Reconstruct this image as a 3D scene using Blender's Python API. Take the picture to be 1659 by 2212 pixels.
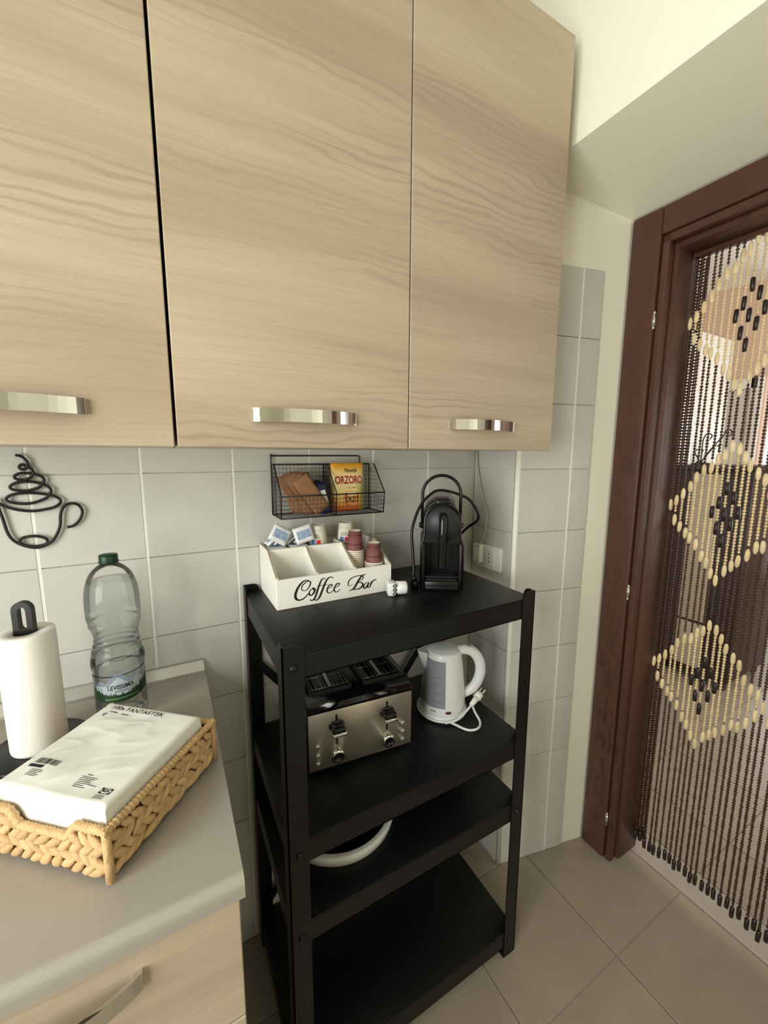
import bpy, bmesh, math, random
from mathutils import Vector, Matrix, noise as mnoise
random.seed(7)
for o in list(bpy.data.objects): bpy.data.objects.remove(o)
S = bpy.context.scene
COL = S.collection
PI = math.pi

# ------------------------------------------------------------------ camera
F_PX = 858.9
CAM = Vector((-0.9483, -1.0742, 1.4524))
cd = bpy.data.cameras.new('camera'); cam = bpy.data.objects.new('camera', cd); COL.objects.link(cam)
cd.sensor_fit = 'HORIZONTAL'; cd.sensor_width = 36.0; cd.lens = F_PX / 1659.0 * 36.0
cd.clip_start = 0.02
_f = Vector((0.47512, 0.86813, -0.14354)).normalized(); _r = Vector((0.87742, -0.47970, 0.00306)).normalized()
_u = _r.cross(_f); _r = _f.cross(_u)
cam.matrix_world = Matrix(((_r.x, _u.x, -_f.x, CAM.x), (_r.y, _u.y, -_f.y, CAM.y), (_r.z, _u.z, -_f.z, CAM.z), (0, 0, 0, 1)))
S.camera = cam

# ------------------------------------------------------------------ world, light, exposure
w = bpy.data.worlds.new('sky'); S.world = w; w.use_nodes = True
bg = w.node_tree.nodes['Background']; bg.inputs[0].default_value = (0.86, 0.93, 1.0, 1); bg.inputs[1].default_value = 1.2
def area(name, loc, target, sx, sy, power, col=(1, 1, 1)):
    l = bpy.data.lights.new(name, 'AREA'); l.shape = 'RECTANGLE'; l.size = sx; l.size_y = sy
    l.energy = power; l.color = col
    o = bpy.data.objects.new(name, l); COL.objects.link(o); o.location = loc
    d = Vector(target) - Vector(loc); o.rotation_euler = d.to_track_quat('-Z', 'Y').to_euler()
    return o
# daylight: each lamp sits just outside the glass of a window or glazed door
area('kitchen_window_offscreen', (-2.28, -1.25, 1.51), (0.0, -1.25, 1.51), 1.26, 1.38, 60, (1.0, 0.975, 0.925))
area('hall_door_offscreen', (4.86, 0.12, 1.12), (2.0, 0.12, 1.12), 0.70, 1.9, 26, (1.0, 0.96, 0.92))
area('hall_window_offscreen', (2.1, -1.88, 1.52), (2.1, 0.3, 1.52), 1.7, 1.45, 42, (1.0, 0.95, 0.88))
vs = S.view_settings
S.display_settings.display_device = 'sRGB'
vs.view_transform = 'Standard'; vs.look = 'None'; vs.gamma = 1.0; vs.use_curve_mapping = False
vs.exposure = 0.0

# ------------------------------------------------------------------ materials
def lin(c):
    r = []
    for v in c[:3]:
        v = v / 255.0
        r.append(v / 12.92 if v <= 0.04045 else ((v + 0.055) / 1.055) ** 2.4)
    return (*r, 1.0)
MATS = {}
def M(name, col, rough=0.5, metal=0.0, spec=0.5, nscale=0, namt=0.0, bump=0.0, bscale=60, stretch=(1, 1, 1), trans=0.0, ior=1.45, alpha=1.0, coat=0.0, emit=0, rnd=0.0):
    if name in MATS: return MATS[name]
    m = bpy.data.materials.new(name); m.use_nodes = True
    nt = m.node_tree; b = nt.nodes['Principled BSDF']; L = nt.links.new
    c = lin(col)
    b.inputs['Base Color'].default_value = c
    b.inputs['Roughness'].default_value = rough; b.inputs['Metallic'].default_value = metal
    b.inputs['Specular IOR Level'].default_value = spec
    b.inputs['IOR'].default_value = ior; b.inputs['Transmission Weight'].default_value = trans
    b.inputs['Alpha'].default_value = alpha; b.inputs['Coat Weight'].default_value = coat
    if emit:
        b.inputs['Emission Color'].default_value = c; b.inputs['Emission Strength'].default_value = emit
    tc = nt.nodes.new('ShaderNodeTexCoord'); mp = nt.nodes.new('ShaderNodeMapping'); mp.inputs['Scale'].default_value = stretch
    L(tc.outputs['Object'], mp.inputs['Vector'])
    vec = mp.outputs['Vector']
    if rnd or nscale:
        oi = nt.nodes.new('ShaderNodeObjectInfo')
        sc = nt.nodes.new('ShaderNodeVectorMath'); sc.operation = 'SCALE'; sc.inputs[0].default_value = (13, 7, 29)
        L(oi.outputs['Random'], sc.inputs['Scale'])
        ad = nt.nodes.new('ShaderNodeVectorMath'); ad.operation = 'ADD'
        L(vec, ad.inputs[0]); L(sc.outputs[0], ad.inputs[1]); vec = ad.outputs[0]
    if nscale or rnd:
        hs = nt.nodes.new('ShaderNodeHueSaturation'); hs.inputs['Color'].default_value = c
        val = nt.nodes.new('ShaderNodeMath'); val.operation = 'ADD'; val.inputs[0].default_value = 1.0; val.inputs[1].default_value = 0
        if nscale:
            n = nt.nodes.new('ShaderNodeTexNoise'); n.inputs['Scale'].default_value = nscale; n.inputs['Detail'].default_value = 6
            n.inputs['Distortion'].default_value = 0.6
            L(vec, n.inputs['Vector'])
            mr = nt.nodes.new('ShaderNodeMapRange'); mr.inputs['From Min'].default_value = 0.25; mr.inputs['From Max'].default_value = 0.75
            mr.inputs['To Min'].default_value = -namt; mr.inputs['To Max'].default_value = namt
            L(n.outputs['Fac'], mr.inputs['Value']); L(mr.outputs['Result'], val.inputs[1])
        last = val.outputs[0]
        if rnd:
            v2 = nt.nodes.new('ShaderNodeMath'); v2.operation = 'MULTIPLY_ADD'; v2.inputs[1].default_value = rnd * 2
            L(oi.outputs['Random'], v2.inputs[0]); 
            v3 = nt.nodes.new('ShaderNodeMath'); v3.operation = 'SUBTRACT'; L(last, v3.inputs[0]); v3.inputs[1].default_value = rnd
            L(v3.outputs[0], v2.inputs[2]); last = v2.outputs[0]
        L(last, hs.inputs['Value']); L(hs.outputs['Color'], b.inputs['Base Color'])
    if bump:
        n2 = nt.nodes.new('ShaderNodeTexNoise'); n2.inputs['Scale'].default_value = bscale; n2.inputs['Detail'].default_value = 3
        L(vec, n2.inputs['Vector'])
        bp = nt.nodes.new('ShaderNodeBump'); bp.inputs['Strength'].default_value = bump; bp.inputs['Distance'].default_value = 0.01
        L(n2.outputs['Fac'], bp.inputs['Height']); L(bp.outputs['Normal'], b.inputs['Normal'])
    MATS[name] = m
    return m
def wood(name, light, dark, line, rough=0.5, axis='X', zs=1.0, off=(0, 0, 0), amt=1.0):
    m = bpy.data.materials.new(name); m.use_nodes = True; nt = m.node_tree; b = nt.nodes['Principled BSDF']; L = nt.links.new
    N = nt.nodes.new
    tc = N('ShaderNodeTexCoord'); oi = N('ShaderNodeObjectInfo')
    sc = N('ShaderNodeVectorMath'); sc.operation = 'SCALE'; sc.inputs[0].default_value = (3, 5, 7); L(oi.outputs['Random'], sc.inputs['Scale'])
    ad = N('ShaderNodeVectorMath'); L(tc.outputs['Object'], ad.inputs[0]); L(sc.outputs[0], ad.inputs[1])
    rot = N('ShaderNodeMapping')
    if axis == 'Z': rot.inputs['Rotation'].default_value = (0, PI / 2, 0)
    rot.inputs['Location'].default_value = off
    L(ad.outputs[0], rot.inputs['Vector'])
    def mapped(s):
        q = N('ShaderNodeMapping'); q.inputs['Scale'].default_value = s; L(rot.outputs[0], q.inputs['Vector']); return q.outputs[0]
    def noi(s, scale, detail=2, dist=0.0):
        n = N('ShaderNodeTexNoise'); n.inputs['Scale'].default_value = scale; n.inputs['Detail'].default_value = detail; n.inputs['Distortion'].default_value = dist
        L(mapped(s), n.inputs['Vector']); return n.outputs['Fac']
    def rng(v, a, c2, lo, hi):
        r = N('ShaderNodeMapRange'); r.inputs['From Min'].default_value = a; r.inputs['From Max'].default_value = c2
        r.inputs['To Min'].default_value = lo; r.inputs['To Max'].default_value = hi; L(v, r.inputs['Value']); return r.outputs['Result']
    def mix(f, a, c2):
        x = N('ShaderNodeMix'); x.data_type = 'RGBA'; L(f, x.inputs['Factor'])
        for v, i in ((a, 6), (c2, 7)):
            if isinstance(v, tuple): x.inputs[i].default_value = v
            else: L(v, x.inputs[i])
        return x.outputs[2]
    broad = rng(noi((0.45, 1, 4.5 * zs), 1.7, 3, 0.5), 0.34, 0.66, 0, 1)
    wv = N('ShaderNodeTexWave'); wv.wave_type = 'BANDS'; wv.bands_direction = 'Z'; wv.inputs['Scale'].default_value = 17 * zs
    wv.inputs['Distortion'].default_value = 11; wv.inputs['Detail'].default_value = 2.2; wv.inputs['Detail Scale'].default_value = 0.9; wv.inputs['Detail Roughness'].default_value = 0.55
    L(mapped((0.30, 1, 1)), wv.inputs['Vector'])
    lines = rng(wv.outputs['Fac'], 0.0, 0.45, 1, 0)
    mask = rng(noi((0.5, 1, 3.5 * zs), 2.3, 1, 0.2), 0.47, 0.66, 0.03, 0.62 * amt)
    mu = N('ShaderNodeMath'); mu.operation = 'MULTIPLY'; L(lines, mu.inputs[0]); L(mask, mu.inputs[1])
    fine = rng(noi((1.6, 1, 120 * zs), 3, 2, 0.0), 0.35, 0.75, 0, 0.22)
    c = mix(broad, lin(light), lin(dark)); c = mix(mu.outputs[0], c, lin(line)); c = mix(fine, c, lin(line))
    L(c, b.inputs['Base Color']); b.inputs['Roughness'].default_value = rough; b.inputs['Specular IOR Level'].default_value = 0.35
    bp = N('ShaderNodeBump'); bp.inputs['Strength'].default_value = 0.08; bp.inputs['Distance'].default_value = 0.002
    L(fine, bp.inputs['Height']); L(bp.outputs['Normal'], b.inputs['Normal'])
    MATS[name] = m; return m
W_DOOR = wood('ash_laminate', (196, 180, 156), (172, 154, 131), (142, 123, 102), 0.5, amt=0.62)
W_BASE = W_DOOR
W_BROWN = wood('dark_mahogany', (92, 61, 49), (82, 53, 42), (54, 34, 27), 0.42, axis='Z', zs=2.2)
M_PAINT = M('warm_white_paint', (244, 242, 224), 0.75, nscale=3, namt=0.012)
M_CEIL = M('ceiling_paint', (240, 239, 230), 0.8, nscale=2, namt=0.01)
M_TILE = M('wall_tile_glaze', (204, 203, 195), 0.3, nscale=7, namt=0.045, bump=0.05, bscale=6, rnd=0.02)
M_GROUT = M('white_grout', (238, 236, 228), 0.85, nscale=30, namt=0.03)
M_FGROUT = M('floor_grout', (176, 164, 146), 0.85, nscale=30, namt=0.03)
M_FTILE = M('floor_tile', (154, 143, 126), 0.34, nscale=5, namt=0.10, rnd=0.02, bump=0.04, bscale=8)
M_SILL = M('threshold_stone', (172, 163, 152), 0.35, nscale=12, namt=0.06)
M_BLACK = M('black_powdercoat', (15, 15, 16), 0.40, spec=0.38, nscale=40, namt=0.05, bump=0.03, bscale=400)
M_BPLAS = M('black_plastic', (18, 18, 20), 0.32, spec=0.5, nscale=20, namt=0.03)
M_BPLAS2 = M('black_plastic_satin', (34, 35, 38), 0.45, spec=0.5, nscale=20, namt=0.03)
M_GLOSS = M('black_gloss', (12, 12, 14), 0.12, spec=0.6)
M_WIRE = M('black_wire', (16, 15, 15), 0.45, nscale=50, namt=0.05)
M_CHROME = M('chrome', (225, 224, 220), 0.07, metal=1.0)
M_STEEL = M('brushed_steel', (214, 205, 190), 0.42, metal=0.72, nscale=3, namt=0.05, stretch=(1, 60, 60))
M_ALU = M('aluminium', (190, 188, 182), 0.35, metal=0.8, nscale=30, namt=0.03)
M_COUNT = M('counter_laminate', (164, 158, 147), 0.34, nscale=3, namt=0.035, stretch=(0.6, 6, 1))
M_WHITEBOX = M('white_lacquer', (238, 237, 228), 0.5, nscale=12, namt=0.02)
M_RAW = M('worn_edge', (176, 164, 136), 0.7, nscale=60, namt=0.15)
M_INK = M('black_ink', (14, 14, 14), 0.6)
M_GREYINK = M('grey_ink', (95, 95, 90), 0.6)
M_WPLAS = M('white_plastic', (232, 234, 232), 0.28, nscale=8, namt=0.01)
M_WSAT = M('white_socket_plastic', (242, 240, 232), 0.4, nscale=8, namt=0.01)
M_PAPER = M('white_paper', (244, 242, 234), 0.85, nscale=20, namt=0.01, bump=0.05, bscale=220)
M_FOIL = M('napkin_wrap', (238, 239, 230), 0.3, nscale=6, namt=0.015)
M_NAPK = M('napkin_edges', (246, 245, 240), 0.85, nscale=8, namt=0.03, stretch=(1, 1, 30), bump=0.3, bscale=60)
M_WICK = M('water_hyacinth', (202, 168, 120), 0.7, nscale=45, namt=0.16, rnd=0.10, bump=0.3, bscale=120)
M_WICK2 = M('water_hyacinth_dark', (96, 66, 38), 0.8, nscale=30, namt=0.15)
M_GREEN = M('green_cap', (14, 54, 38), 0.4, nscale=30, namt=0.05)
M_LGREEN = M('label_green', (22, 58, 34), 0.45, nscale=80, namt=0.18)
M_LBLUE = M('label_blue', (150, 180, 208), 0.45, nscale=60, namt=0.12, alpha=0.38)
M_LWHITE = M('label_white', (226, 232, 234), 0.45, nscale=60, namt=0.05, alpha=0.45)
M_LINK = M('label_ink', (24, 42, 62), 0.45)
M_CUPB = M('cup_brown', (122, 74, 72), 0.6, nscale=30, namt=0.04)
M_CUPW = M('cup_cream', (240, 234, 216), 0.6, nscale=30, namt=0.02)
M_RED = M('print_red', (200, 52, 58), 0.5); M_BLU = M('print_blue', (52, 120, 176), 0.5); M_GRY = M('print_grey', (176, 176, 166), 0.5)
M_KRAFT = M('kraft_paper', (146, 106, 74), 0.75, nscale=25, namt=0.1, rnd=0.12)
M_NAVY = M('navy_foil', (24, 34, 72), 0.35, nscale=25, namt=0.1)
M_SACH = M('white_sachet', (232, 234, 236), 0.35, nscale=30, namt=0.04)
M_SACHB = M('sachet_print', (150, 172, 200), 0.4, nscale=140, namt=0.4)
M_ORZ = M('packet_yellow', (236, 190, 88), 0.4, nscale=10, namt=0.05)
M_ORO = M('packet_orange', (226, 150, 40), 0.4, nscale=10, namt=0.05)
M_ORP = M('packet_cream', (247, 226, 168), 0.4, nscale=10, namt=0.03)
M_ORG = M('packet_green', (176, 178, 70), 0.4, nscale=20, namt=0.08)
M_ORD = M('packet_terracotta', (188, 92, 44), 0.4, nscale=20, namt=0.08)
M_ORR = M('packet_red', (168, 24, 38), 0.4); M_ORB = M('packet_brown', (96, 36, 18), 0.5)
M_BEADD = M('bead_dark', (66, 42, 30), 0.35, rnd=0.12, nscale=40, namt=0.1)
M_BEADL = M('bead_tan', (222, 198, 152), 0.35, rnd=0.1, nscale=40, namt=0.1)
M_BEADC = M('bead_cream', (228, 206, 160), 0.3, rnd=0.10, nscale=60, namt=0.1)
M_BEADK = M('bead_black', (46, 33, 28), 0.35, rnd=0.1)
M_PEACH = M('peach_paint', (232, 204, 184), 0.8, nscale=2, namt=0.015)
M_DWOOD = M('dark_furniture', (52, 38, 32), 0.4, nscale=8, namt=0.15, stretch=(1, 1, 8))
M_BEIGE = M('beige_panel', (186, 172, 146), 0.6, nscale=5, namt=0.04)
M_WDOOR = M('white_door_lacquer', (240, 238, 230), 0.4, nscale=3, namt=0.01)
M_CORE = M('pod_pink', (206, 178, 166), 0.35, nscale=30, namt=0.05)
M_SMOKE = M('smoky_tank', (150, 150, 150), 0.12, trans=0.8, ior=1.1, alpha=0.45)
M_KWIN = M('kettle_window', (150, 155, 162), 0.25, trans=0.15, nscale=6, namt=0.04)
M_DRED = M('lamp_red_off', (74, 20, 16), 0.2)
M_LEAD = M('grey_cable', (178, 178, 168), 0.5, nscale=20, namt=0.03)
M_GOLD = M('gold_print', (196, 156, 70), 0.35, metal=0.4, nscale=90, namt=0.3)
def glassy(name, col, mixt, ior, rough=0.02):
    m = bpy.data.materials.new(name); m.use_nodes = True; nt = m.node_tree; nt.nodes.clear(); N = nt.nodes.new; L = nt.links.new
    o = N('ShaderNodeOutputMaterial'); g = N('ShaderNodeBsdfGlass'); g.inputs['IOR'].default_value = ior; g.inputs['Roughness'].default_value = rough; g.inputs['Color'].default_value = lin(col)
    t = N('ShaderNodeBsdfTransparent'); t.inputs['Color'].default_value = lin(col); x = N('ShaderNodeMixShader'); x.inputs[0].default_value = mixt
    L(g.outputs[0], x.inputs[1]); L(t.outputs[0], x.inputs[2]); L(x.outputs[0], o.inputs[0]); MATS[name] = m; return m
def thin(name, col, gloss=0.08):
    m = bpy.data.materials.new(name); m.use_nodes = True; nt = m.node_tree; nt.nodes.clear(); N = nt.nodes.new; L = nt.links.new
    o = N('ShaderNodeOutputMaterial'); g = N('ShaderNodeBsdfGlossy'); g.inputs['Roughness'].default_value = 0.03
    t = N('ShaderNodeBsdfTransparent'); t.inputs['Color'].default_value = lin(col)
    fr = N('ShaderNodeLayerWeight'); fr.inputs['Blend'].default_value = gloss
    x = N('ShaderNodeMixShader'); L(fr.outputs['Fresnel'], x.inputs[0]); L(t.outputs[0], x.inputs[1]); L(g.outputs[0], x.inputs[2]); L(x.outputs[0], o.inputs[0]); MATS[name] = m; return m
M_WATER = glassy('water', (253, 255, 255), 0.60, 1.33)
M_PET = thin('clear_bottle_plastic', (254, 255, 255), 0.18)
M_PANE = thin('window_glass', (252, 253, 253), 0.1)

# ------------------------------------------------------------------ mesh helpers
class MB:
    def __init__(s): s.v = []; s.f = []; s.m = []; s.s = []
    def add(s, v, f, m=0, smooth=False, T=None):
        k = len(s.v)
        s.v += [tuple(T @ Vector(p)) if T else tuple(p) for p in v]
        for q in f: s.f.append([i + k for i in q]); s.m.append(m); s.s.append(smooth)
        return s
    def box(s, x0, y0, z0, x1, y1, z1, m=0, T=None):
        v = [(x, y, z) for z in (z0, z1) for y in (y0, y1) for x in (x0, x1)]
        return s.add(v, [(0, 2, 3, 1), (4, 5, 7, 6), (0, 1, 5, 4), (2, 6, 7, 3), (0, 4, 6, 2), (1, 3, 7, 5)], m, False, T)
    def bbox(s, x0, y0, z0, x1, y1, z1, r=0.003, seg=2, m=0, T=None):
        bm = bmesh.new(); bmesh.ops.create_cube(bm, size=1.0)
        for q in bm.verts: q.co = Vector(((x0 + x1) / 2 + q.co.x * (x1 - x0), (y0 + y1) / 2 + q.co.y * (y1 - y0), (z0 + z1) / 2 + q.co.z * (z1 - z0)))
        bmesh.ops.bevel(bm, geom=bm.edges[:], offset=min(r, 0.49 * min(abs(x1 - x0), abs(y1 - y0), abs(z1 - z0))), segments=seg, profile=0.5, affect='EDGES', clamp_overlap=True)
        bm.verts.index_update()
        s.add([q.co.copy() for q in bm.verts], [[q.index for q in f.verts] for f in bm.faces], m, True if seg > 1 else False, T); bm.free(); return s
    def prism(s, poly, axis, a, b, m=0, T=None, smooth=False):
        n = len(poly)
        def P(p, h):
            return {'x': (h, p[0], p[1]), 'y': (p[0], h, p[1]), 'z': (p[0], p[1], h)}[axis]
        v = [P(p, a) for p in poly] + [P(p, b) for p in poly]
        s.add(v, [list(range(n))[::-1], list(range(n, 2 * n))], m, False, T)
        return s.add(v, [(i, (i + 1) % n, n + (i + 1) % n, n + i) for i in range(n)], m, smooth, T)
    def tube(s, path, r, n=8, closed=False, m=0, T=None):
        P = [Vector(p) for p in path]; N = len(P)
        R = r if isinstance(r, (list, tuple)) else [r] * N
        v = []; up = None
        for i in range(N):
            a = P[(i - 1) % N] if (closed or i > 0) else P[i]; b = P[(i + 1) % N] if (closed or i < N - 1) else P[i]
            t = (b - a)
            t = t.normalized() if t.length > 1e-9 else Vector((0, 0, 1))
            if up is None:
                up = Vector((0, 0, 1)) if abs(t.z) < 0.9 else Vector((0, 1, 0))
            up = (up - t * up.dot(t)); up = up.normalized() if up.length > 1e-6 else t.orthogonal().normalized()
            sd = t.cross(up)
            for k in range(n):
                an = 2 * PI * k / n; v.append(P[i] + (sd * math.cos(an) + up * math.sin(an)) * R[i])
        f = []
        for i in range(N if closed else N - 1):
            j = (i + 1) % N
            for k in range(n): f.append((i * n + k, i * n + (k + 1) % n, j * n + (k + 1) % n, j * n + k))
        s.add(v, f, m, True, T)
        if not closed:
            s.add(v, [list(range(n))[::-1], [(N - 1) * n + k for k in range(n)]], m, False, T)
        return s
    def lathe(s, prof, n=32, c=(0, 0, 0), m=0, T=None, a0=0.0, a1=2 * PI, smooth=True):
        full = abs(a1 - a0 - 2 * PI) < 1e-6; K = n if full else n + 1; v = []
        for (r, z) in prof:
            for k in range(K):
                a = a0 + (a1 - a0) * k / n; v.append((c[0] + r * math.cos(a), c[1] + r * math.sin(a), c[2] + z))
        f = []
        for i in range(len(prof) - 1):
            for k in range(n):
                k2 = (k + 1) % K
                f.append((i * K + k, i * K + k2, (i + 1) * K + k2, (i + 1) * K + k))
        return s.add(v, f, m, smooth, T)
    def ell(s, c, rx, ry, rz, n=10, k=6, m=0, T=None):
        pr = []; v = []
        for i in range(k + 1):
            a = -PI / 2 + PI * i / k
            for j in range(n):
                b = 2 * PI * j / n; v.append((c[0] + rx * math.cos(a) * math.cos(b), c[1] + ry * math.cos(a) * math.sin(b), c[2] + rz * math.sin(a)))
        f = [(i * n + j, i * n + (j + 1) % n, (i + 1) * n + (j + 1) % n, (i + 1) * n + j) for i in range(k) for j in range(n)]
        return s.add(v, f, m, True, T)
    def cyl(s, p0, p1, r, n=16, m=0, T=None, r2=None):
        P0, P1 = Vector(p0), Vector(p1); return s.tube([P0, P1], [r, r if r2 is None else r2], n, False, m, T)
    def ribbon(s, pts, wid, fn, m=0):
        # flat stroke with a broad middle; fn maps (u, v) to 3D
        n = len(pts); v = []
        for i, p in enumerate(pts):
            a = pts[max(i - 1, 0)]; b = pts[min(i + 1, n - 1)]; d = Vector((b[0] - a[0], b[1] - a[1])); d = d.normalized() if d.length > 1e-9 else Vector((1, 0))
            t = i / (n - 1); h = wid * 0.5 * (0.45 + 0.75 * math.sin(PI * t)) * (0.75 + 0.5 * abs(d.y))
            v += [fn(p[0] - d.y * h, p[1] + d.x * h), fn(p[0] + d.y * h, p[1] - d.x * h)]
        return s.add(v, [(2 * i, 2 * i + 1, 2 * i + 3, 2 * i + 2) for i in range(n - 1)], m)
    def mesh(s, name, mats):
        me = bpy.data.meshes.new(name); me.from_pydata(s.v, [], s.f)
        for q in (mats if isinstance(mats, (list, tuple)) else [mats]): me.materials.append(q)
        me.polygons.foreach_set('material_index', s.m); me.polygons.foreach_set('use_smooth', s.s); me.update()
        bm = bmesh.new(); bm.from_mesh(me); bmesh.ops.remove_doubles(bm, verts=bm.verts, dist=1e-6); bmesh.ops.recalc_face_normals(bm, faces=bm.faces); bm.to_mesh(me); bm.free()
        return me
    def obj(s, name, mats, parent=None, world=True, loc=None, rz=0.0):
        return link(name, s.mesh(name, mats), parent, world, loc, rz)
TM = {}
def link(name, me, parent=None, world=True, loc=None, rz=0.0):
    o = bpy.data.objects.new(name, me); COL.objects.link(o)
    if loc is not None: o.location = loc
    if rz: o.rotation_euler = (0, 0, rz)
    if parent:
        o.parent = parent
        if world: o.matrix_parent_inverse = TM[parent.name].inverted()
    TM[o.name] = (TM[parent.name] if (parent and not world) else Matrix()) @ Matrix.Translation(o.location) @ Matrix.Rotation(rz, 4, 'Z')
    return o
def tag(o, label=None, cat=None, group=None, kind=None):
    if label: o['label'] = label
    if cat: o['category'] = cat
    if group: o['group'] = group
    if kind: o['kind'] = kind
    return o
def thing(name, label, cat, loc=(0, 0, 0), rz=0.0, group=None, kind=None):
    o = bpy.data.objects.new(name, None); COL.objects.link(o); o.location = loc; o.rotation_euler = (0, 0, rz); o.empty_display_size = 0.05
    TM[o.name] = Matrix.Translation(loc) @ Matrix.Rotation(rz, 4, 'Z')
    return tag(o, label, cat, group, kind)
def cr(pts, n=4):
    P = [Vector(p) for p in pts]; N = len(P); out = []
    for i in range(N - 1):
        p0, p1, p2, p3 = P[max(i - 1, 0)], P[i], P[i + 1], P[min(i + 2, N - 1)]
        for k in range(n):
            t = k / n; out.append(0.5 * (2 * p1 + (p2 - p0) * t + (2 * p0 - 5 * p1 + 4 * p2 - p3) * t * t + (3 * p1 - p0 - 3 * p2 + p3) * t ** 3))
    return out + [P[-1]]
def text_geo(txt, size, bold=0.0, shear=0.0, width=None):
    c = bpy.data.curves.new('lettering', 'FONT'); c.body = txt; c.size = size; c.offset = bold; c.shear = shear; c.align_x = 'CENTER'; c.align_y = 'CENTER'; c.resolution_u = 3
    o = bpy.data.objects.new('lettering', c); COL.objects.link(o)
    me = o.to_mesh(); v = [tuple(q.co) for q in me.vertices]; f = [list(p.vertices) for p in me.polygons]; o.to_mesh_clear()
    bpy.data.objects.remove(o); bpy.data.curves.remove(c)
    if width and v:
        x0 = min(p[0] for p in v); x1 = max(p[0] for p in v); k = width / max(x1 - x0, 1e-6); xm = (x0 + x1) / 2
        v = [((p[0] - xm) * k, p[1], 0) for p in v]
    return v, f
def put_text(mb, txt, size, fn, m=0, **k):
    v, f = text_geo(txt, size, **k); mb.add([fn(p[0], p[1]) for p in v], f, m); return mb

# ================================================================== STRUCTURE
Z0, TP = 0.2076, 0.2          # first tile joint, tile pitch
ZC = 2.75                     # ceiling height
def struct(o): return tag(o, kind='structure')
def chamfer_tile(w_, h_, t=0.0065, c=0.0008):
    # tile lying in XZ, front at y=0 facing -Y, origin at lower left corner
    mb = MB(); v = [(0, t, 0), (w_, t, 0), (w_, t, h_), (0, t, h_), (0, c, 0), (w_, c, 0), (w_, c, h_), (0, c, h_), (c, 0, c), (w_ - c, 0, c), (w_ - c, 0, h_ - c), (c, 0, h_ - c)]
    f = [(8, 9, 10, 11)]
    for a, b in ((0, 4), (4, 8)):
        for i in range(4): f.append((a + i, a + (i + 1) % 4, b + (i + 1) % 4, b + i))
    mb.add(v, f); return mb
TILES = {}
def tile(parent, w_, h_, origin, rz, mat=None):
    k = (round(w_, 4), round(h_, 4))
    if k not in TILES: TILES[k] = chamfer_tile(w_, h_).mesh('tile', mat or M_TILE)
    o = bpy.data.objects.new('tile', TILES[k]); COL.objects.link(o); o.parent = parent; o.location = origin; o.rotation_euler = (0, 0, rz)
    return o
GV, GH = 0.0052, 0.0020       # vertical and horizontal joint widths
def rows(lo, hi):
    r = []
    for k in range(0, 10):
        a = 0.0 if k == 0 else Z0 + TP * (k - 1); b = Z0 + TP * k
        if b > lo and a < hi: r.append((a, b))
    return r
# back wall
wb = struct(MB().box(-3.0, 0.006, 0, 0.5, 0.12, ZC).obj('wall_back', M_GROUT))
for i in range(-7, 1):
    x0 = -0.1988 + TP * (i - 1); x1 = x0 + TP
    for a, b in rows(0, 1.59):
        if x1 < -0.9 and b < 0.88: continue
        tile(wb, x1 - x0 - GV, b - a - GH, (x0 + GV / 2, 0, a + GH / 2), 0)
for a, b in rows(0, 1.59):
    tile(wb, 0.1988 - GV / 2, b - a - GH, (-0.1988 + GV / 2, 0, a + GH / 2), 0)
# broad white vertical joints, pointed nearly flush; the thin horizontal joints stay open
for i in range(-8, 1):
    xj_ = -0.1988 + TP * i; MB().box(xj_ - GV / 2 - 0.0004, 0.0010, 0, xj_ + GV / 2 + 0.0004, 0.0064, 1.6076).obj('joint', M_GROUT, wb)
# right wall: thick wall with a splayed doorway reveal and a sloping soffit
RX = 0.354
SP = 0.221
def rev(x): return -0.1954 - SP * x
mb = MB(); e = 0.006
mb.prism([(e, 0.12), (e, -0.1894), (RX, rev(RX) + e), (0.47, rev(RX) + e), (0.47, 0.12)], 'z', 0, ZC)
# lintel with sloping soffit
mb.prism([(e, 2.222), (e, ZC), (0.47, ZC), (0.47, 2.163), (RX, 2.163)], 'y', -0.1894, -1.46)
mb.prism([(e, -1.46), (e, -3.2), (0.47, -3.2), (0.47, -1.38), (RX, -1.38)], 'z', 0, ZC)
wr = struct(mb.obj('wall_right', M_PAINT))
for a, b in rows(0, 2.0):
    # short return between corner and trim, facing the room
    o = tile(wr, 0.1954 - 0.016, b - a - GH, (0, -0.002, a + GH / 2), -PI / 2)
    ang = -math.atan(SP); L1 = math.sqrt(1 + SP * SP)
    xa = 0.0105; xj = 0.1909; xe = 0.2641
    tile(wr, (xj - xa) * L1 - GV / 2, b - a - GH, (xa, rev(xa), a + GH / 2), ang)
    tile(wr, (xe - xj) * L1 - GV / 2, b - a - GH, (xj + GV / 2, rev(xj + GV / 2), a + GH / 2), ang)
mb = MB(); mb.prism([(xj - 0.0030, rev(xj - 0.0030) + 0.001), (xj + 0.0030, rev(xj + 0.0030) + 0.001), (xj + 0.0030, rev(xj + 0.0030) + 0.0066), (xj - 0.0030, rev(xj - 0.0030) + 0.0066)], 'z', 0, 2.0076); mb.obj('joint', M_GROUT, wr)
mb = MB(); mb.cyl((0.0075, -0.190, 0), (0.0075, -0.190, 2.008), 0.0085, 12)
struct(mb.obj('trim_1', M('corner_trim_white', (240, 238, 228), 0.35, nscale=20, namt=0.01)))
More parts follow.
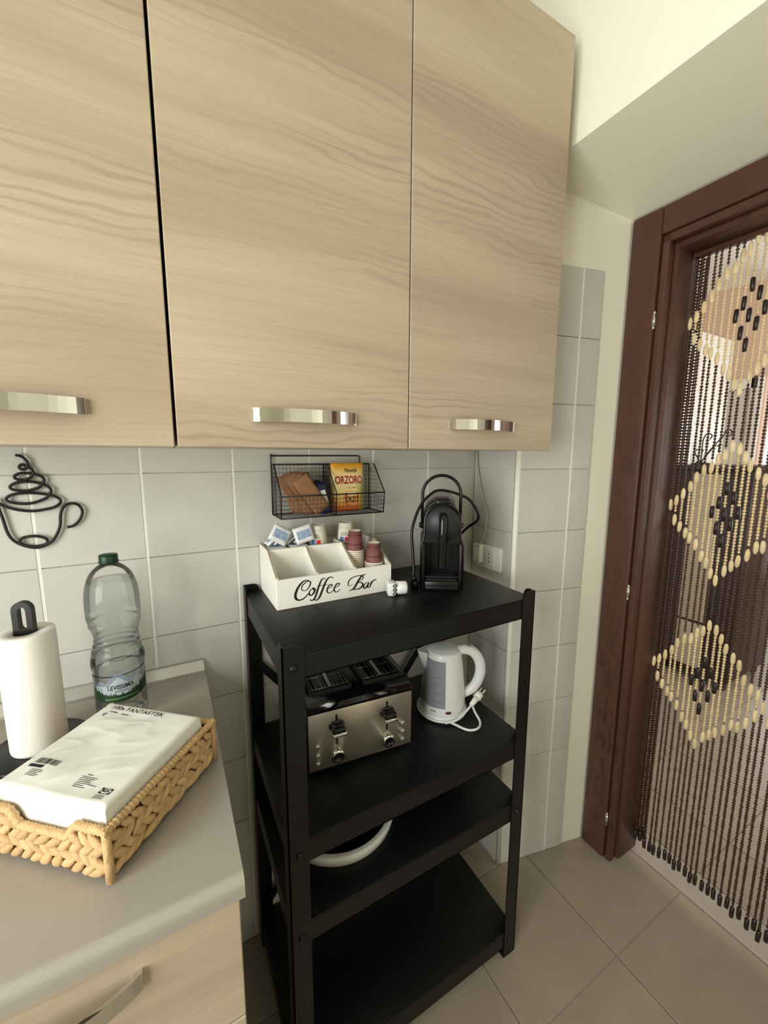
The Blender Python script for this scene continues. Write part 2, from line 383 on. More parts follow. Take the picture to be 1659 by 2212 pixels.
# other kitchen walls, ceiling and floor
struct(MB().box(-2.25, -3.2, 0, -2.12, -1.90, ZC).box(-2.25, -0.60, 0, -2.12, 0.0, ZC).box(-2.25, -1.90, 0, -2.12, -0.60, 0.80).box(-2.25, -1.90, 2.22, -2.12, -0.60, ZC).obj('wall_left', M_PAINT))
struct(MB().box(-2.25, -3.32, 0, 0.47, -3.2, ZC).obj('wall_front', M_PAINT))
struct(MB().box(-3.0, -3.32, ZC, 5.0, 1.2, ZC + 0.1).obj('ceiling', M_CEIL))
wn = thing('window_1', None, None, (-2.18, -1.25, 0.8), kind='structure')
mb = MB()
for y0, y1, z0, z1 in ((-1.90, -1.83, 0.80, 2.22), (-0.67, -0.60, 0.80, 2.22), (-1.285, -1.215, 0.87, 2.15), (-1.83, -0.67, 0.80, 0.87), (-1.83, -0.67, 2.15, 2.22)):
    mb.box(-2.21, y0, z0, -2.15, y1, z1)
mb.obj('window_frame', M_WDOOR, wn)
for y0, y1 in ((-1.83, -1.285), (-1.215, -0.67)):
    MB().box(-2.184, y0, 0.87, -2.178, y1, 2.15).obj('pane', M_PANE, wn)
# floor slab (grout) with individual tiles
fl = struct(MB().box(-3.0, -3.32, -0.1, 5.0, 1.2, -0.004).obj('floor', M_FGROUT))
FT = 0.358; G = 0.003
FM = {}
def ftile(x0, y0, x1, y1):
    k = (round(x1 - x0, 4), round(y1 - y0, 4))
    if k not in FM:
        w_, h_ = x1 - x0 - G, y1 - y0 - G; c = 0.0012; m_ = MB()
        v = [(0, 0, -0.008), (w_, 0, -0.008), (w_, h_, -0.008), (0, h_, -0.008), (0, 0, -c), (w_, 0, -c), (w_, h_, -c), (0, h_, -c), (c, c, 0), (w_ - c, c, 0), (w_ - c, h_ - c, 0), (c, h_ - c, 0)]
        f = [(8, 9, 10, 11)]
        for a, b in ((0, 4), (4, 8)):
            for i in range(4): f.append((a + i, a + (i + 1) % 4, b + (i + 1) % 4, b + i))
        m_.add(v, f); FM[k] = m_.mesh('tile', M_FTILE)
    o = bpy.data.objects.new('tile', FM[k]); COL.objects.link(o); o.parent = fl; o.location = (x0 + G / 2, y0 + G / 2, 0)
def fgrid(X0, X1, Y0, Y1):
    xs = [X0] + [0.118 + FT * k for k in range(-12, 16) if X0 + 0.01 < 0.118 + FT * k < X1 - 0.01] + [X1]
    ys = [Y0] + [-0.555 + FT * k for k in range(-10, 8) if Y0 + 0.01 < -0.555 + FT * k < Y1 - 0.01] + [Y1]
    for a, b in zip(xs, xs[1:]):
        for c, d in zip(ys, ys[1:]): ftile(a, c, b, d)
fgrid(-2.12, 0.478, -2.2, 0.0)
fgrid(0.60, 4.66, -1.60, 0.95)
MB().bbox(0.480, -1.34, -0.008, 0.598, -0.30, 0.002, 0.001, 1).obj('threshold', M_SILL, fl)

# door frame
d1 = thing('door_1', None, None, (0.41, -0.82, 0), kind='structure')
YL, YR = -0.274, -1.362      # outer sides of the frame
def fr(name, x0, y0, z0, x1, y1, z1, r=0.004):
    return MB().bbox(x0, y0, z0, x1, y1, z1, r, 2).obj(name, W_BROWN, d1)
ZT = 2.158
for s_, Y in ((1, YL), (-1, YR)):
    def yy(a): return Y - s_ * a
    lo = lambda a, b: (min(yy(a), yy(b)), max(yy(a), yy(b)))
    a, b = lo(0.0, 0.085); fr('architrave', RX - 0.002, a, 0.004, RX + 0.022, b, ZT)
    a, b = lo(0.089, 0.109); fr('architrave_bead', RX + 0.004, a, 0.004, RX + 0.030, b, 2.062, 0.003)
    a, b = lo(0.055, 0.118); fr('jamb', RX + 0.040, a, 0.004, 0.505, b, 2.115, 0.003)
    a, b = lo(0.086, 0.100); fr('rebate', RX + 0.014, a, 0.004, RX + 0.06, b, 2.062, 0.001)
fr('architrave_head', RX - 0.001, YR + 0.0855, 2.083, RX + 0.022, YL - 0.0855, ZT)
fr('architrave_bead', RX + 0.004, YR + 0.11, 2.058, RX + 0.030, YL - 0.11, 2.080, 0.003)
fr('rebate', RX + 0.014, YR + 0.0865, 2.062, RX + 0.06, YL - 0.0865, 2.084, 0.001)
fr('jamb_head', RX + 0.040, YR + 0.1175, 2.044, 0.505, YL - 0.1175, 2.113, 0.003)
for z in (1.849, 1.007, 0.163):
    mb = MB(); mb.cyl((RX + 0.001, YL - 0.087, z - 0.018), (RX + 0.001, YL - 0.087, z + 0.018), 0.005, 10); mb.ell((RX + 0.001, YL - 0.087, z + 0.021), 0.004, 0.004, 0.006); mb.ell((RX + 0.001, YL - 0.087, z - 0.021), 0.004, 0.004, 0.006)
    mb.obj('hinge', M_CHROME, d1)

# hall beyond the doorway
struct(MB().box(3.05, 0.26, 0, 3.17, 1.07, ZC).obj('wall_hall_end', M_PEACH))
struct(MB().box(0.47, 0.95, 0, 3.05, 1.07, ZC).obj('wall_hall_left', M_PEACH))
struct(MB().box(0.40, -3.2, 0, 0.47, -1.5, ZC).box(0.47, -1.82, 0, 4.8, -1.70, 0.75).box(0.47, -1.82, 2.3, 4.8, -1.70, ZC).box(0.47, -1.82, 0.75, 1.2, -1.7, 2.3).box(3.0, -1.82, 0.75, 4.8, -1.7, 2.3).obj('wall_hall_right', M_PEACH))
struct(MB().box(3.17, 0.95, 0, 4.66, 1.07, ZC).obj('wall_hall_side', M_PEACH))
struct(MB().box(4.66, -1.7, 2.15, 4.78, 1.07, ZC).box(4.66, 0.93, 0, 4.78, 1.07, 2.15).box(4.66, -1.7, 0, 4.78, -0.32, 2.15).obj('wall_hall_far', M_PEACH))
hd = thing('door_2', None, None, (4.70, 0.3, 0), kind='structure')
mb = MB()
for y0, y1, z0, z1 in ((-0.32, -0.25, 0, 2.15), (0.86, 0.93, 0, 2.15), (0.27, 0.34, 0.08, 2.08), (-0.25, 0.86, 0, 0.08), (-0.25, 0.86, 2.08, 2.15)):
    mb.box(4.69, y0, z0, 4.75, y1, z1)
mb.obj('glazed_frame', M_DWOOD, hd)
for y0, y1 in ((-0.25, 0.27), (0.34, 0.86)): MB().box(4.716, y0, 0.08, 4.722, y1, 2.08).obj('pane', M_PANE, hd)
hw = thing('window_2', None, None, (2.1, -1.76, 0.75), kind='structure')
mb = MB()
for x0, x1, z0, z1 in ((1.2, 1.27, 0.75, 2.3), (2.93, 3.0, 0.75, 2.3), (2.06, 2.14, 0.82, 2.23), (1.27, 2.93, 0.75, 0.82), (1.27, 2.93, 2.23, 2.3)): mb.box(x0, -1.79, z0, x1, -1.73, z1)
mb.obj('window_frame', M_WDOOR, hw)
for x0, x1 in ((1.27, 2.06), (2.14, 2.93)): MB().box(x0, -1.763, 0.82, x1, -1.757, 2.23).obj('pane', M_PANE, hw)
# white door on the hall's end wall
hd3 = thing('door_3', None, None, (3.04, 0.62, 0), kind='structure')
MB().bbox(3.02, 0.30, 1.96, 3.05, 0.95, 2.04, 0.004).bbox(3.02, 0.27, 0, 3.05, 0.345, 2.04, 0.004).obj('door_frame', M_WDOOR, hd3)
MB().bbox(3.03, 0.348, 0.005, 3.049, 0.94, 1.955, 0.003).obj('door_leaf', M('off_white_door', (222, 218, 206), 0.45, nscale=3, namt=0.01), hd3)

# ================================================================== HALL THINGS
t = thing('wardrobe', 'tall white wardrobe standing in the hall beyond the beaded doorway', 'wardrobe', (2.2, 0.63, 0))
MB().bbox(1.75, 0.335, 0.0, 2.62, 0.945, 2.255, 0.006).obj('carcass', M_WDOOR, t)
for a, b in ((1.755, 2.183), (2.187, 2.615)): MB().bbox(a, 0.318, 0.06, b, 0.334, 2.245, 0.003).obj('door', M_WDOOR, t)
t = thing('sideboard', 'dark wood cabinet with pale beige door panel in the hall', 'cabinet', (2.35, 0.17, 0))
MB().bbox(1.98, -0.10, 0.06, 2.50, 0.312, 1.365, 0.004).obj('carcass', M_DWOOD, t)
MB().bbox(1.95, -0.115, 1.365, 2.53, 0.313, 1.392, 0.004).obj('top', M_DWOOD, t)
for x in (2.0, 2.45):
    for y in (-0.08, 0.25): MB().box(x, y, 0, x + 0.04, y + 0.04, 0.06).obj('foot', M_DWOOD, t)
MB().bbox(1.968, 0.055, 0.40, 1.98, 0.195, 1.34, 0.004).obj('door', M_BEIGE, t)
MB().bbox(1.968, 0.055, 0.09, 1.98, 0.195, 0.385, 0.004).obj('door', M_BEIGE, t)
t = thing('candle_holder', 'black wrought iron scroll ornament on top of the dark hall cabinet', 'ornament', (2.1, 0.22, 1.392))
mb = MB()
for k, (dy, h) in enumerate(((-0.05, 0.12), (0.0, 0.2), (0.04, 0.10), (-0.10, 0.22))):
    mb.tube(cr([(0, 0, 0.01), (0, dy * 0.4, h * 0.4), (0, dy, h * 0.8), (0, dy - 0.02, h), (0, dy - 0.045, h * 0.92), (0, dy - 0.035, h * 0.8)], 5), 0.0035, 6)
mb.obj('scrolls', M_WIRE, t, world=False)
MB().lathe([(0, 0), (0.05, 0), (0.05, 0.01), (0.008, 0.016), (0, 0.016)], 16).obj('base', M_WIRE, t, world=False)
# chair in the hall
t = thing('hall_chair', 'dark chair with curved backrest standing in the hall', 'chair', (3.60, 0.20, 0), 0.9)
mb = MB(); mb.bbox(-0.2, -0.2, 0.43, 0.2, 0.2, 0.47, 0.015, 3); mb.obj('seat', M_DWOOD, t, world=False)
for x in (-0.17, 0.17):
    for y in (-0.17, 0.17): MB().cyl((x, y, 0), (x * 0.95, y * 0.95, 0.44), 0.014, 8, r2=0.018).obj('leg', M_DWOOD, t, world=False)
mb = MB()
for x in (-0.18, 0.18): mb.tube(cr([(x, 0.19, 0.46), (x, 0.215, 0.7), (x * 0.9, 0.26, 0.98)], 5), 0.016, 8)
for z in (0.62, 0.76, 0.93): mb.tube(cr([(-0.175, 0.225 + (z - .6) * .08, z), (0, 0.27 + (z - .6) * .08, z), (0.175, 0.225 + (z - .6) * .08, z)], 5), 0.022, 8)
mb.obj('backrest', M_DWOOD, t, world=False)

# ================================================================== KITCHEN CABINETS
CY = -0.335; ZB, ZTOP = 1.4636, 2.43
def handle_mesh(w_=0.197, h_=0.0232, bow=0.026, th=0.005):
    mb = MB(); n = 20; v = []
    for i in range(n + 1):
        u = i / n; x = (u - 0.5) * w_; y = -(0.006 + bow * math.sin(PI * u) ** 0.8)
        v.append((x, y))
    pts = v
    vv = []; ff = []
    for i, (x, y) in enumerate(pts):
        for dy in (0, th):
            for z in (-h_ / 2, h_ / 2): vv.append((x, y + dy, z))
    for i in range(n):
        a = 4 * i; b = a + 4
        ff += [(a, b, b + 1, a + 1), (a + 2, a + 3, b + 3, b + 2), (a, a + 2, b + 2, b), (a + 1, b + 1, b + 3, a + 3)]
    ff += [(0, 1, 3, 2), (4 * n, 4 * n + 2, 4 * n + 3, 4 * n + 1)]
    mb.add(vv, ff, 0, False)
    for sx in (-1, 1): mb.box(sx * (w_ / 2 - 0.005) - 0.005, -0.0065, -h_ / 2 + 0.0005, sx * (w_ / 2 - 0.005) + 0.005, 0.0, h_ / 2 - 0.0005)
    return mb.mesh('handle', M_CHROME)
HM = handle_mesh()
def cab_door(par, x0, x1, hx):
    o = MB().bbox(x0 - (x0 + x1) / 2, 0, ZB - 1.95, x1 - (x0 + x1) / 2, 0.019, ZTOP - 1.95, 0.0012, 1).obj('door', W_DOOR, par, True, ((x0 + x1) / 2, CY, 1.95))
    h = link('handle', HM, o, True, (hx, CY, 1.5205)); h['label'] = 'chrome bow handle'
    return o
def wall_cab(label, xa, xb):
    t = thing('wall_cabinet', label, 'cabinet', ((xa + xb) / 2, -0.001, ZB))
    mb = MB(); z0, z1 = ZB + 0.001, ZTOP; y0, y1 = CY + 0.020, -0.001
    mb.box(xa, y0, z0, xa + 0.017, y1, z1).box(xb - 0.017, y0, z0, xb, y1, z1).box(xa + 0.017, y0, z0, xb - 0.017, y1, z0 + 0.016).box(xa + 0.017, y0, z1 - 0.016, xb - 0.017, y1, z1).box(xa + 0.017, y1 - 0.004, z0 + 0.016, xb - 0.017, y1, z1 - 0.016).box(xa + 0.017, y0, 1.94, xb - 0.017, y1 - 0.004, 1.956)
    mb.obj('carcass', M('carcass_laminate', (214, 204, 186), 0.5, nscale=4, namt=0.02), t)
    return t
t = wall_cab('pale ash wall cabinet with one door, above the wire cup ornament', -1.383, -0.9325)
cab_door(t, -1.383, -0.9325, -1.143)
t = wall_cab('pale ash double wall cabinet with two doors, above the black shelf', -0.9280, -0.0319)
cab_door(t, -0.9278, -0.4851, -0.7095); cab_door(t, -0.4825, -0.0319, -0.277)
# base cabinet and counter
YC = -0.592
t = thing('base_cabinet', 'pale ash base cabinet with drawers beside the black shelf', 'cabinet', (-1.4, -0.29, 0))
MB().box(-1.797, -0.560, 0.10, -0.899, -0.012, 0.863).obj('carcass', W_BASE, t)
MB().box(-1.797, -0.50, 0.0, -0.91, -0.03, 0.10).obj('plinth', M_DWOOD, t)
for z0, z1 in ((0.665, 0.860), (0.395, 0.661), (0.11, 0.391)):
    o = MB().bbox(-0.445, 0, -(z1 - z0) / 2, 0.445, 0.019, (z1 - z0) / 2, 0.0015, 1).obj('drawer', W_BASE, t, True, (-1.3435, -0.580, (z0 + z1) / 2))
    h = link('handle', HM, o, True, (-1.112, -0.580, z1 - 0.042)); h['label'] = 'chrome bow handle'
o = MB()
pr = [(-0.012, 0.8635), (YC + 0.006, 0.8635), (YC, 0.869), (YC - 0.001, 0.882)]
for k in range(7): a = PI + (-PI / 2) * k / 6; pr.append((YC + 0.012 + 0.013 * math.cos(a), 0.887 + 0.013 * math.sin(a)))
pr += [(-0.012, 0.90)]
t = thing('worktop', 'pale greige laminate worktop with rounded front edge', 'worktop', (-1.4, -0.3, 0.8635))
MB().prism(pr, 'x', -1.80, -0.8925, smooth=False).obj('slab', M_COUNT, t)
MB().prism([(-0.0015, 0.9003), (-0.024, 0.9003), (-0.023, 0.906), (-0.007, 0.926), (-0.0015, 0.928)], 'x', -1.80, -0.8945).obj('upstand', M_ALU, t)

# ================================================================== BLACK METAL SHELF UNIT
SX0, SX1, SY0, SY1 = -0.7885, -0.1365, -0.401, -0.004
t = thing('shelving_unit', 'black metal four-shelf unit standing in the tiled corner', 'shelf', ((SX0 + SX1) / 2, -0.2, 0))
def post(xo, yo, sx, sy, h=1.108, w_=0.0415):
    mb = MB(); th = 0.003
    # front flange (XZ) with a rounded inner top corner
    poly = [(xo, 0.004), (xo + sx * w_, 0.004), (xo + sx * w_, h - 0.016)]
    for k in range(1, 6): a = PI / 2 * k / 5; poly.append((xo + sx * (w_ - 0.016 + 0.016 * math.cos(a)), h - 0.016 + 0.016 * math.sin(a)))
    poly += [(xo, h)]
    mb.prism(poly, 'y', yo, yo + sy * th)
    poly = [(yo, 0.004), (yo + sy * 0.034, 0.004), (yo + sy * 0.034, h - 0.016)]
    for k in range(1, 6): a = PI / 2 * k / 5; poly.append((yo + sy * (0.034 - 0.016 + 0.016 * math.cos(a)), h - 0.016 + 0.016 * math.sin(a)))
    poly += [(yo, h)]
    mb.prism(poly, 'x', xo, xo + sx * th)
    p = mb.obj('post', M_BLACK, t)
    MB().box(min(xo, xo + sx * 0.043) , min(yo, yo + sy * 0.035), 0, max(xo, xo + sx * 0.043), max(yo, yo + sy * 0.035), 0.006).obj('foot', M_BPLAS, p)
    return p
posts = [post(SX0, SY0, 1, 1), post(SX1, SY0, -1, 1), post(SX0, SY1, 1, -1), post(SX1, SY1, -1, -1)]
SHZ = (1.09, 0.695, 0.502, 0.083)
for zt in SHZ:
    mb = MB(); x0, x1, y0, y1 = SX0 + 0.0032, SX1 - 0.0032, SY0 + 0.0032, SY1 - 0.0032
    mb.bbox(x0, y0, zt - 0.004, x1, y1, zt, 0.0015, 2)
    for q in ((x0, y0, x1, y0 + 0.002), (x0, y1 - 0.002, x1, y1), (x0, y0, x0 + 0.002, y1), (x1 - 0.002, y0, x1, y1)): mb.box(q[0], q[1], zt - 0.052, q[2], q[3], zt - 0.001)
    mb.box(x0, y0, zt - 0.052, x1, y0 + 0.014, zt - 0.050); mb.box(x0, y1 - 0.014, zt - 0.052, x1, y1, zt - 0.050)
    mb.obj('shelf', M_BLACK, t)
for a, b in (((-0.760, 0.885), (-0.165, 0.12)), ((-0.165, 0.885), (-0.760, 0.12))):
    mb = MB(); d = Vector((b[0] - a[0], b[1] - a[1])).normalized(); n = Vector((-d.y, d.x)) * 0.0105
    yb = -0.0125 if a[0] < -0.5 else -0.0155
    mb.prism([(a[0] + n.x, a[1] + n.y), (b[0] + n.x, b[1] + n.y), (b[0] - n.x, b[1] - n.y), (a[0] - n.x, a[1] - n.y)], 'y', yb, yb - 0.0028)
    mb.obj('cross_brace', M_BLACK, t)
for x in (SX0 + 0.021, SX1 - 0.021):
    for z in (1.064, 0.668, 0.476, 0.058):
        if x > -0.4 and z > 0.6: continue
        mb = MB(); mb.lathe([(0, 0.0045), (0.004, 0.0045), (0.0065, 0.003), (0.0072, 0)], 12, T=Matrix.Translation((x, SY0, z)) @ Matrix.Rotation(PI / 2, 4, 'X'))
        mb.obj('bolt', M('bolt_black', (40, 40, 42), 0.25, metal=0.6), posts[0 if x < -0.4 else 1])
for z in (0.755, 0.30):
    for dx in (0.012, 0.026): MB().box(SX0 + dx, SY0 - 0.0004, z - 0.005, SX0 + dx + 0.004, SY0, z + 0.005).obj('slot', M_GLOSS, posts[0])  # black plates on the post face, painting in the dark of open slots
for z in (0.86, 0.30): MB().box(SX1 - 0.020, SY0 - 0.0004, z - 0.006, SX1 - 0.016, SY0, z + 0.006).obj('slot', M_GLOSS, posts[1])  # right post: black plates again colour in the dark of open slots

# ================================================================== WALL THINGS
ART1 = [(-1.2116,1.4487),(-1.2034,1.4462),(-1.1965,1.4387),(-1.1945,1.4286),(-1.1986,1.4211),(-1.2048,1.4199),(-1.2085,1.4243),(-1.2039,1.4296),(-1.1968,1.4273),(-1.1901,1.4212),(-1.1877,1.4126),(-1.193,1.4032),(-1.2045,1.3981),(-1.2151,1.4006),(-1.2175,1.4057),(-1.2105,1.4112),(-1.1983,1.4122),(-1.1838,1.4094),(-1.1732,1.4027),(-1.1725,1.3943),(-1.1814,1.3826),(-1.2018,1.376),(-1.2209,1.3787),(-1.2262,1.3852),(-1.2159,1.393),(-1.1963,1.3947),(-1.1769,1.3899),(-1.1645,1.3816),(-1.1629,1.3718),(-1.1722,1.3594),(-1.1982,1.3497),(-1.2247,1.3525),(-1.2348,1.3603),(-1.2242,1.3693),(-1.1985,1.3717),(-1.1714,1.3676),(-1.1541,1.3608),(-1.1482,1.3512),(-1.1585,1.3405),(-1.1795,1.3352),(-1.1972,1.3337),(-1.2189,1.3377),(-1.235,1.3445),(-1.2471,1.3528),(-1.2502,1.3611)]
ART2 = [(-1.249,1.3633),(-1.2473,1.3396),(-1.2442,1.3235),(-1.2383,1.2877),(-1.2257,1.2685),(-1.2045,1.2573),(-1.1868,1.2576),(-1.1675,1.2708),(-1.1547,1.2967),(-1.151,1.3233),(-1.1442,1.3396),(-1.1317,1.3463),(-1.1187,1.3415),(-1.1131,1.3275),(-1.1186,1.3108),(-1.1306,1.298),(-1.1421,1.2949)]
ART3 = [(-1.1771,1.2677),(-1.1808,1.2625),(-1.1897,1.2594),(-1.2013,1.2592),(-1.2126,1.2619),(-1.2204,1.2668),(-1.2229,1.2725),(-1.2194,1.2775),(-1.2108,1.2806),(-1.1993,1.281),(-1.1879,1.2784),(-1.1798,1.2735),(-1.1771,1.2677)]
t = thing('wire_wall_ornament', 'black wire wall ornament shaped as a steaming coffee cup', 'ornament', (-1.2, -0.006, 1.258))
for nm, pts in (('steam_coil', ART1), ('cup_outline', ART2), ('saucer_ring', ART3)):
    P = [(p[0], -0.0075 - (0.0 if nm != 'steam_coil' else 0.0006), p[1]) for p in cr([(a, b, 0) for a, b in pts], 4)]
    MB().tube(P, 0.0029, 8).obj(nm, M_WIRE, t)
# socket on the short wall beside the corner
t = thing('wall_socket', 'white wall socket plate with three-hole outlet beside the corner trim', 'socket', (0, -0.094, 1.065))
MB().bbox(-0.009, -0.151, 1.068, 0.0, -0.0365, 1.1485, 0.003).obj('plate', M_WSAT, t)
o = MB().bbox(-0.011, -0.124, 1.080, -0.008, -0.078, 1.137, 0.002).obj('outlet', M_WSAT, t)
mb = MB()
for dz in (-0.013, 0, 0.013): mb.cyl((-0.0115, -0.100, 1.108 + dz), (-0.0108, -0.100, 1.108 + dz), 0.0026, 8)
mb.obj('pin_hole_shade_disc', M_INK, o)  # black discs on the outlet paint the dark inside the pin holes
t = thing('cable_box', 'white junction block on the socket where the grey cable ends', 'plug', (-0.02, -0.055, 1.085))
MB().bbox(-0.030, -0.073, 1.086, -0.0092, -0.040, 1.150, 0.003).obj('housing', M_WSAT, t)
for z in (1.093, 1.143): MB().lathe([(0, 0.0012), (0.0022, 0.0012), (0.0022, 0)], 8, T=Matrix.Translation((-0.030, -0.066, z)) @ Matrix.Rotation(-PI / 2, 4, 'Y')).obj('screw', M_INK, t)
tag(MB().tube(cr([(-0.012, -0.020, 1.463), (-0.010, -0.028, 1.40), (-0.010, -0.055, 1.31), (-0.010, -0.080, 1.255), (-0.011, -0.075, 1.20), (-0.018, -0.062, 1.149)], 6), 0.0042, 8).obj('wall_cable', M_LEAD), 'grey cable hanging from the wall cabinet down to the socket', 'cable')

# ================================================================== ON THE WORKTOP
# paper towel roll on a black stand
RC = (-1.190, -0.165)
t = thing('paper_roll_stand', 'black kitchen roll stand with slotted grip, inside the paper roll', 'stand', (RC[0], RC[1], 0.90))
MB().lathe([(0, 0), (0.074, 0), (0.076, 0.003), (0.076, 0.007), (0.072, 0.010), (0, 0.010)], 40).obj('base', M_BPLAS, t, world=False)
MB().lathe([(0.0, 0.0), (0.0165, 0.0), (0.0165, 0.228), (0.0, 0.228)], 20).obj('core', M_BPLAS, t, world=False)
mb = MB(); q = []
def stad(w_, h0, h1, n=10):
    p = [(-w_, h0), (w_, h0)]
    for k in range(n + 1): a = PI * k / n; p.append((w_ * math.cos(a), h1 - w_ + w_ * math.sin(a)))
    return p
outer = [(-0.0155, 0.205), (0.0155, 0.205)] + [(0.0155 * math.cos(PI * k / 12), 0.2745 + 0.0155 * math.sin(PI * k / 12)) for k in range(13)]
inner = [(0.006 * math.cos(-PI / 2 + 2 * PI * k / 24), (0.270 if k <= 0 else 0) + 0) for k in range(0)]
hole = []
for k in range(13): a = PI * k / 12; hole.append((0.0062 * math.cos(a), 0.273 + 0.0075 * math.sin(a)))
for k in range(13): a = PI + PI * k / 12; hole.append((0.0062 * math.cos(a), 0.245 + 0.0075 * math.sin(a)))
# grip = outline minus slot, built as bridged rings
N_ = 48
def ring(poly, n):
    L_ = [0]
    P = [Vector(p) for p in poly]; P.append(P[0])
    for a, b in zip(P, P[1:]): L_.append(L_[-1] + (b - a).length)
    out = []
    for i in range(n):
        d = L_[-1] * i / n
        for k in range(len(P) - 1):
            if L_[k] <= d <= L_[k + 1]:
                u = (d - L_[k]) / max(L_[k + 1] - L_[k], 1e-9); out.append(P[k].lerp(P[k + 1], u)); break
    return out
cx, cz = 0, 0.259
def polar(poly, n):
    # sample outline by angle about the slot centre
    R = ring(poly, 600); out = []
    for i in range(n):
        a = 2 * PI * i / n; best = min(R, key=lambda p: abs(((math.atan2((p.y - cz) * 0.35, p.x - cx) - a + PI) % (2 * PI)) - PI)); out.append(best)
    return out
Oo, Hh = polar(outer, N_), polar(hole, N_)
v = []; 
for y in (-0.006, 0.006):
    v += [(p.x, y, p.y) for p in Oo]; v += [(p.x, y, p.y) for p in Hh]
f = []
for i in range(N_):
    j = (i + 1) % N_
    f += [(i, j, N_ + j, N_ + i), (2 * N_ + i, 3 * N_ + i, 3 * N_ + j, 2 * N_ + j), (i, 2 * N_ + i, 2 * N_ + j, j), (N_ + i, N_ + j, 3 * N_ + j, 3 * N_ + i)]
mb.add(v, f); g = mb.obj('grip', M_BPLAS, t, world=False, rz=-0.25)
o = MB()
o.lathe([(0.0185, 0), (0.0185, 0.222), (0.0400, 0.224), (0.0418, 0.222), (0.0425, 0.21), (0.0425, 0.006), (0.0415, 0.001), (0.0185, 0)], 48)
tag(o.obj('paper_towel_roll', M_PAPER, loc=(RC[0], RC[1], 0.9102), rz=0.3), 'white paper towel roll on the black stand beside the water bottle', 'paper roll')

# water bottle
BC = (-1.062, -0.117); BH = 0.350
prof = [(0.0, 0.004), (0.030, 0.002), (0.040, 0.000), (0.0445, 0.004), (0.0460, 0.012), (0.0462, 0.034), (0.0462, 0.102), (0.0445, 0.106), (0.0462, 0.111), (0.0478, 0.118), (0.0482, 0.126), (0.0470, 0.136), (0.0440, 0.143), (0.0448, 0.148), (0.0415, 0.156), (0.0420, 0.161), (0.0395, 0.168), (0.0402, 0.174), (0.0390, 0.181), (0.0405, 0.188), (0.0412, 0.193), (0.0432, 0.201), (0.0460, 0.208), (0.0455, 0.214), (0.0475, 0.222), (0.0480, 0.238), (0.0478, 0.258), (0.0465, 0.275), (0.0430, 0.293), (0.0370, 0.309), (0.0290, 0.320), (0.0200, 0.328), (0.0150, 0.331), (0.0140, 0.338)]
t = thing('water_bottle', 'clear plastic water bottle with green cap and green forest label', 'bottle', (BC[0], BC[1], 0.9005))
def dent(mb):
    # squeezed, slightly irregular waist
    mb.v = [(x * (1 + 0.035 * math.sin(3 * math.atan2(y, x) + 40 * z) * (1 if 0.14 < z < 0.215 else 0)), y * (1 + 0.035 * math.sin(3 * math.atan2(y, x) + 40 * z) * (1 if 0.14 < z < 0.215 else 0)), z) for x, y, z in mb.v]
    return mb
pp = [(p.x, p.y) for p in cr([(a, b, 0) for a, b in prof], 3)]
dent(MB().lathe(pp, 40)).obj('bottle_body', M_PET, t, world=False)
wl = 0.297
wp = [(max(r - 0.0007, 0), z + 0.0006) for r, z in pp if z < wl] + [(0.0405, wl), (0.0, wl)]
dent(MB().lathe(wp, 40)).obj('water', M_WATER, t, world=False)
mb = MB(); mb.lathe([(0.0145, 0.333), (0.0178, 0.333), (0.0178, 0.3365), (0.0165, 0.3375), (0.0168, 0.346), (0.0160, 0.3495), (0.0, 0.351)], 28)
mb.obj('cap', M_GREEN, t, world=False)
# label prints wrapped on the body: angle 0 faces the camera
A0 = math.atan2(CAM.y - BC[1], CAM.x - BC[0])
def wrap(R):
    def fn(u, v_): a = A0 + u / R; return (R * math.cos(a), R * math.sin(a), v_)
    return fn
def band(R, u0, u1, lo, hi, n=60, m=0, mb=None):
    mb = mb or MB(); fn = wrap(R); v = []
    for i in range(n + 1):
        u = u0 + (u1 - u0) * i / n; v += [fn(u, lo(u)), fn(u, hi(u))]
    return mb.add(v, [(2 * i, 2 * i + 2, 2 * i + 3, 2 * i + 1) for i in range(n)], m)
rr = random.Random(4)
trees = [0.015 * rr.random() ** 1.6 for _ in range(400)]
def treeline(u):
    k = (u + 0.2) / 0.0016; i = int(k); fr_ = k - i
    return 0.066 + 0.016 * (abs(u) / 0.055) ** 2 + (trees[i % 400] * (1.25 if abs(u) > 0.035 else 0.8)) * (1 - abs(2 * fr_ - 1))
lab = band(0.0467, -0.062, 0.062, lambda u: 0.051 + 0.008 * (abs(u) / 0.06) ** 2, treeline, 240).obj('label', M_LGREEN, t, world=False)
def peaks(u): return 0.088 + max(0, 0.030 - abs(u + 0.004) * 1.1, 0.020 - abs(u - 0.030) * 0.9, 0.012 - abs(u + 0.036) * 0.8)
band(0.0464, -0.056, 0.056, lambda u: 0.066, lambda u: peaks(u), 120).obj('mountain_print', M_LBLUE, lab, world=False)
band(0.0465, -0.050, 0.050, lambda u: 0.066, lambda u: 0.088 + max(0, 0.018 - abs(u + 0.004) * 1.0, 0.012 - abs(u - 0.030) * 0.9), 120).obj('snow_print', M_LWHITE, lab, world=False)
mb = MB(); put_text(mb, 'LEVISSIMA', 0.0135, wrap(0.0469), width=0.047, bold=0.0002)
mb.v = [(x, y, z + 0.0835) for x, y, z in mb.v]
band(0.0469, -0.010, 0.012, lambda u: 0.0745, lambda u: 0.0758, 10, mb=mb); mb.obj('lettering', M_LINK, lab, world=False)
mb = MB(); u = -0.030
while u < 0.032:      # illegible fine print on the green band
    w_ = rr.uniform(0.0010, 0.0020); band(0.0470, u, u + w_, lambda q: 0.0588, lambda q: 0.0612 + 0.0006 * math.sin(q * 4000), 2, mb=mb); u += w_ + 0.0006
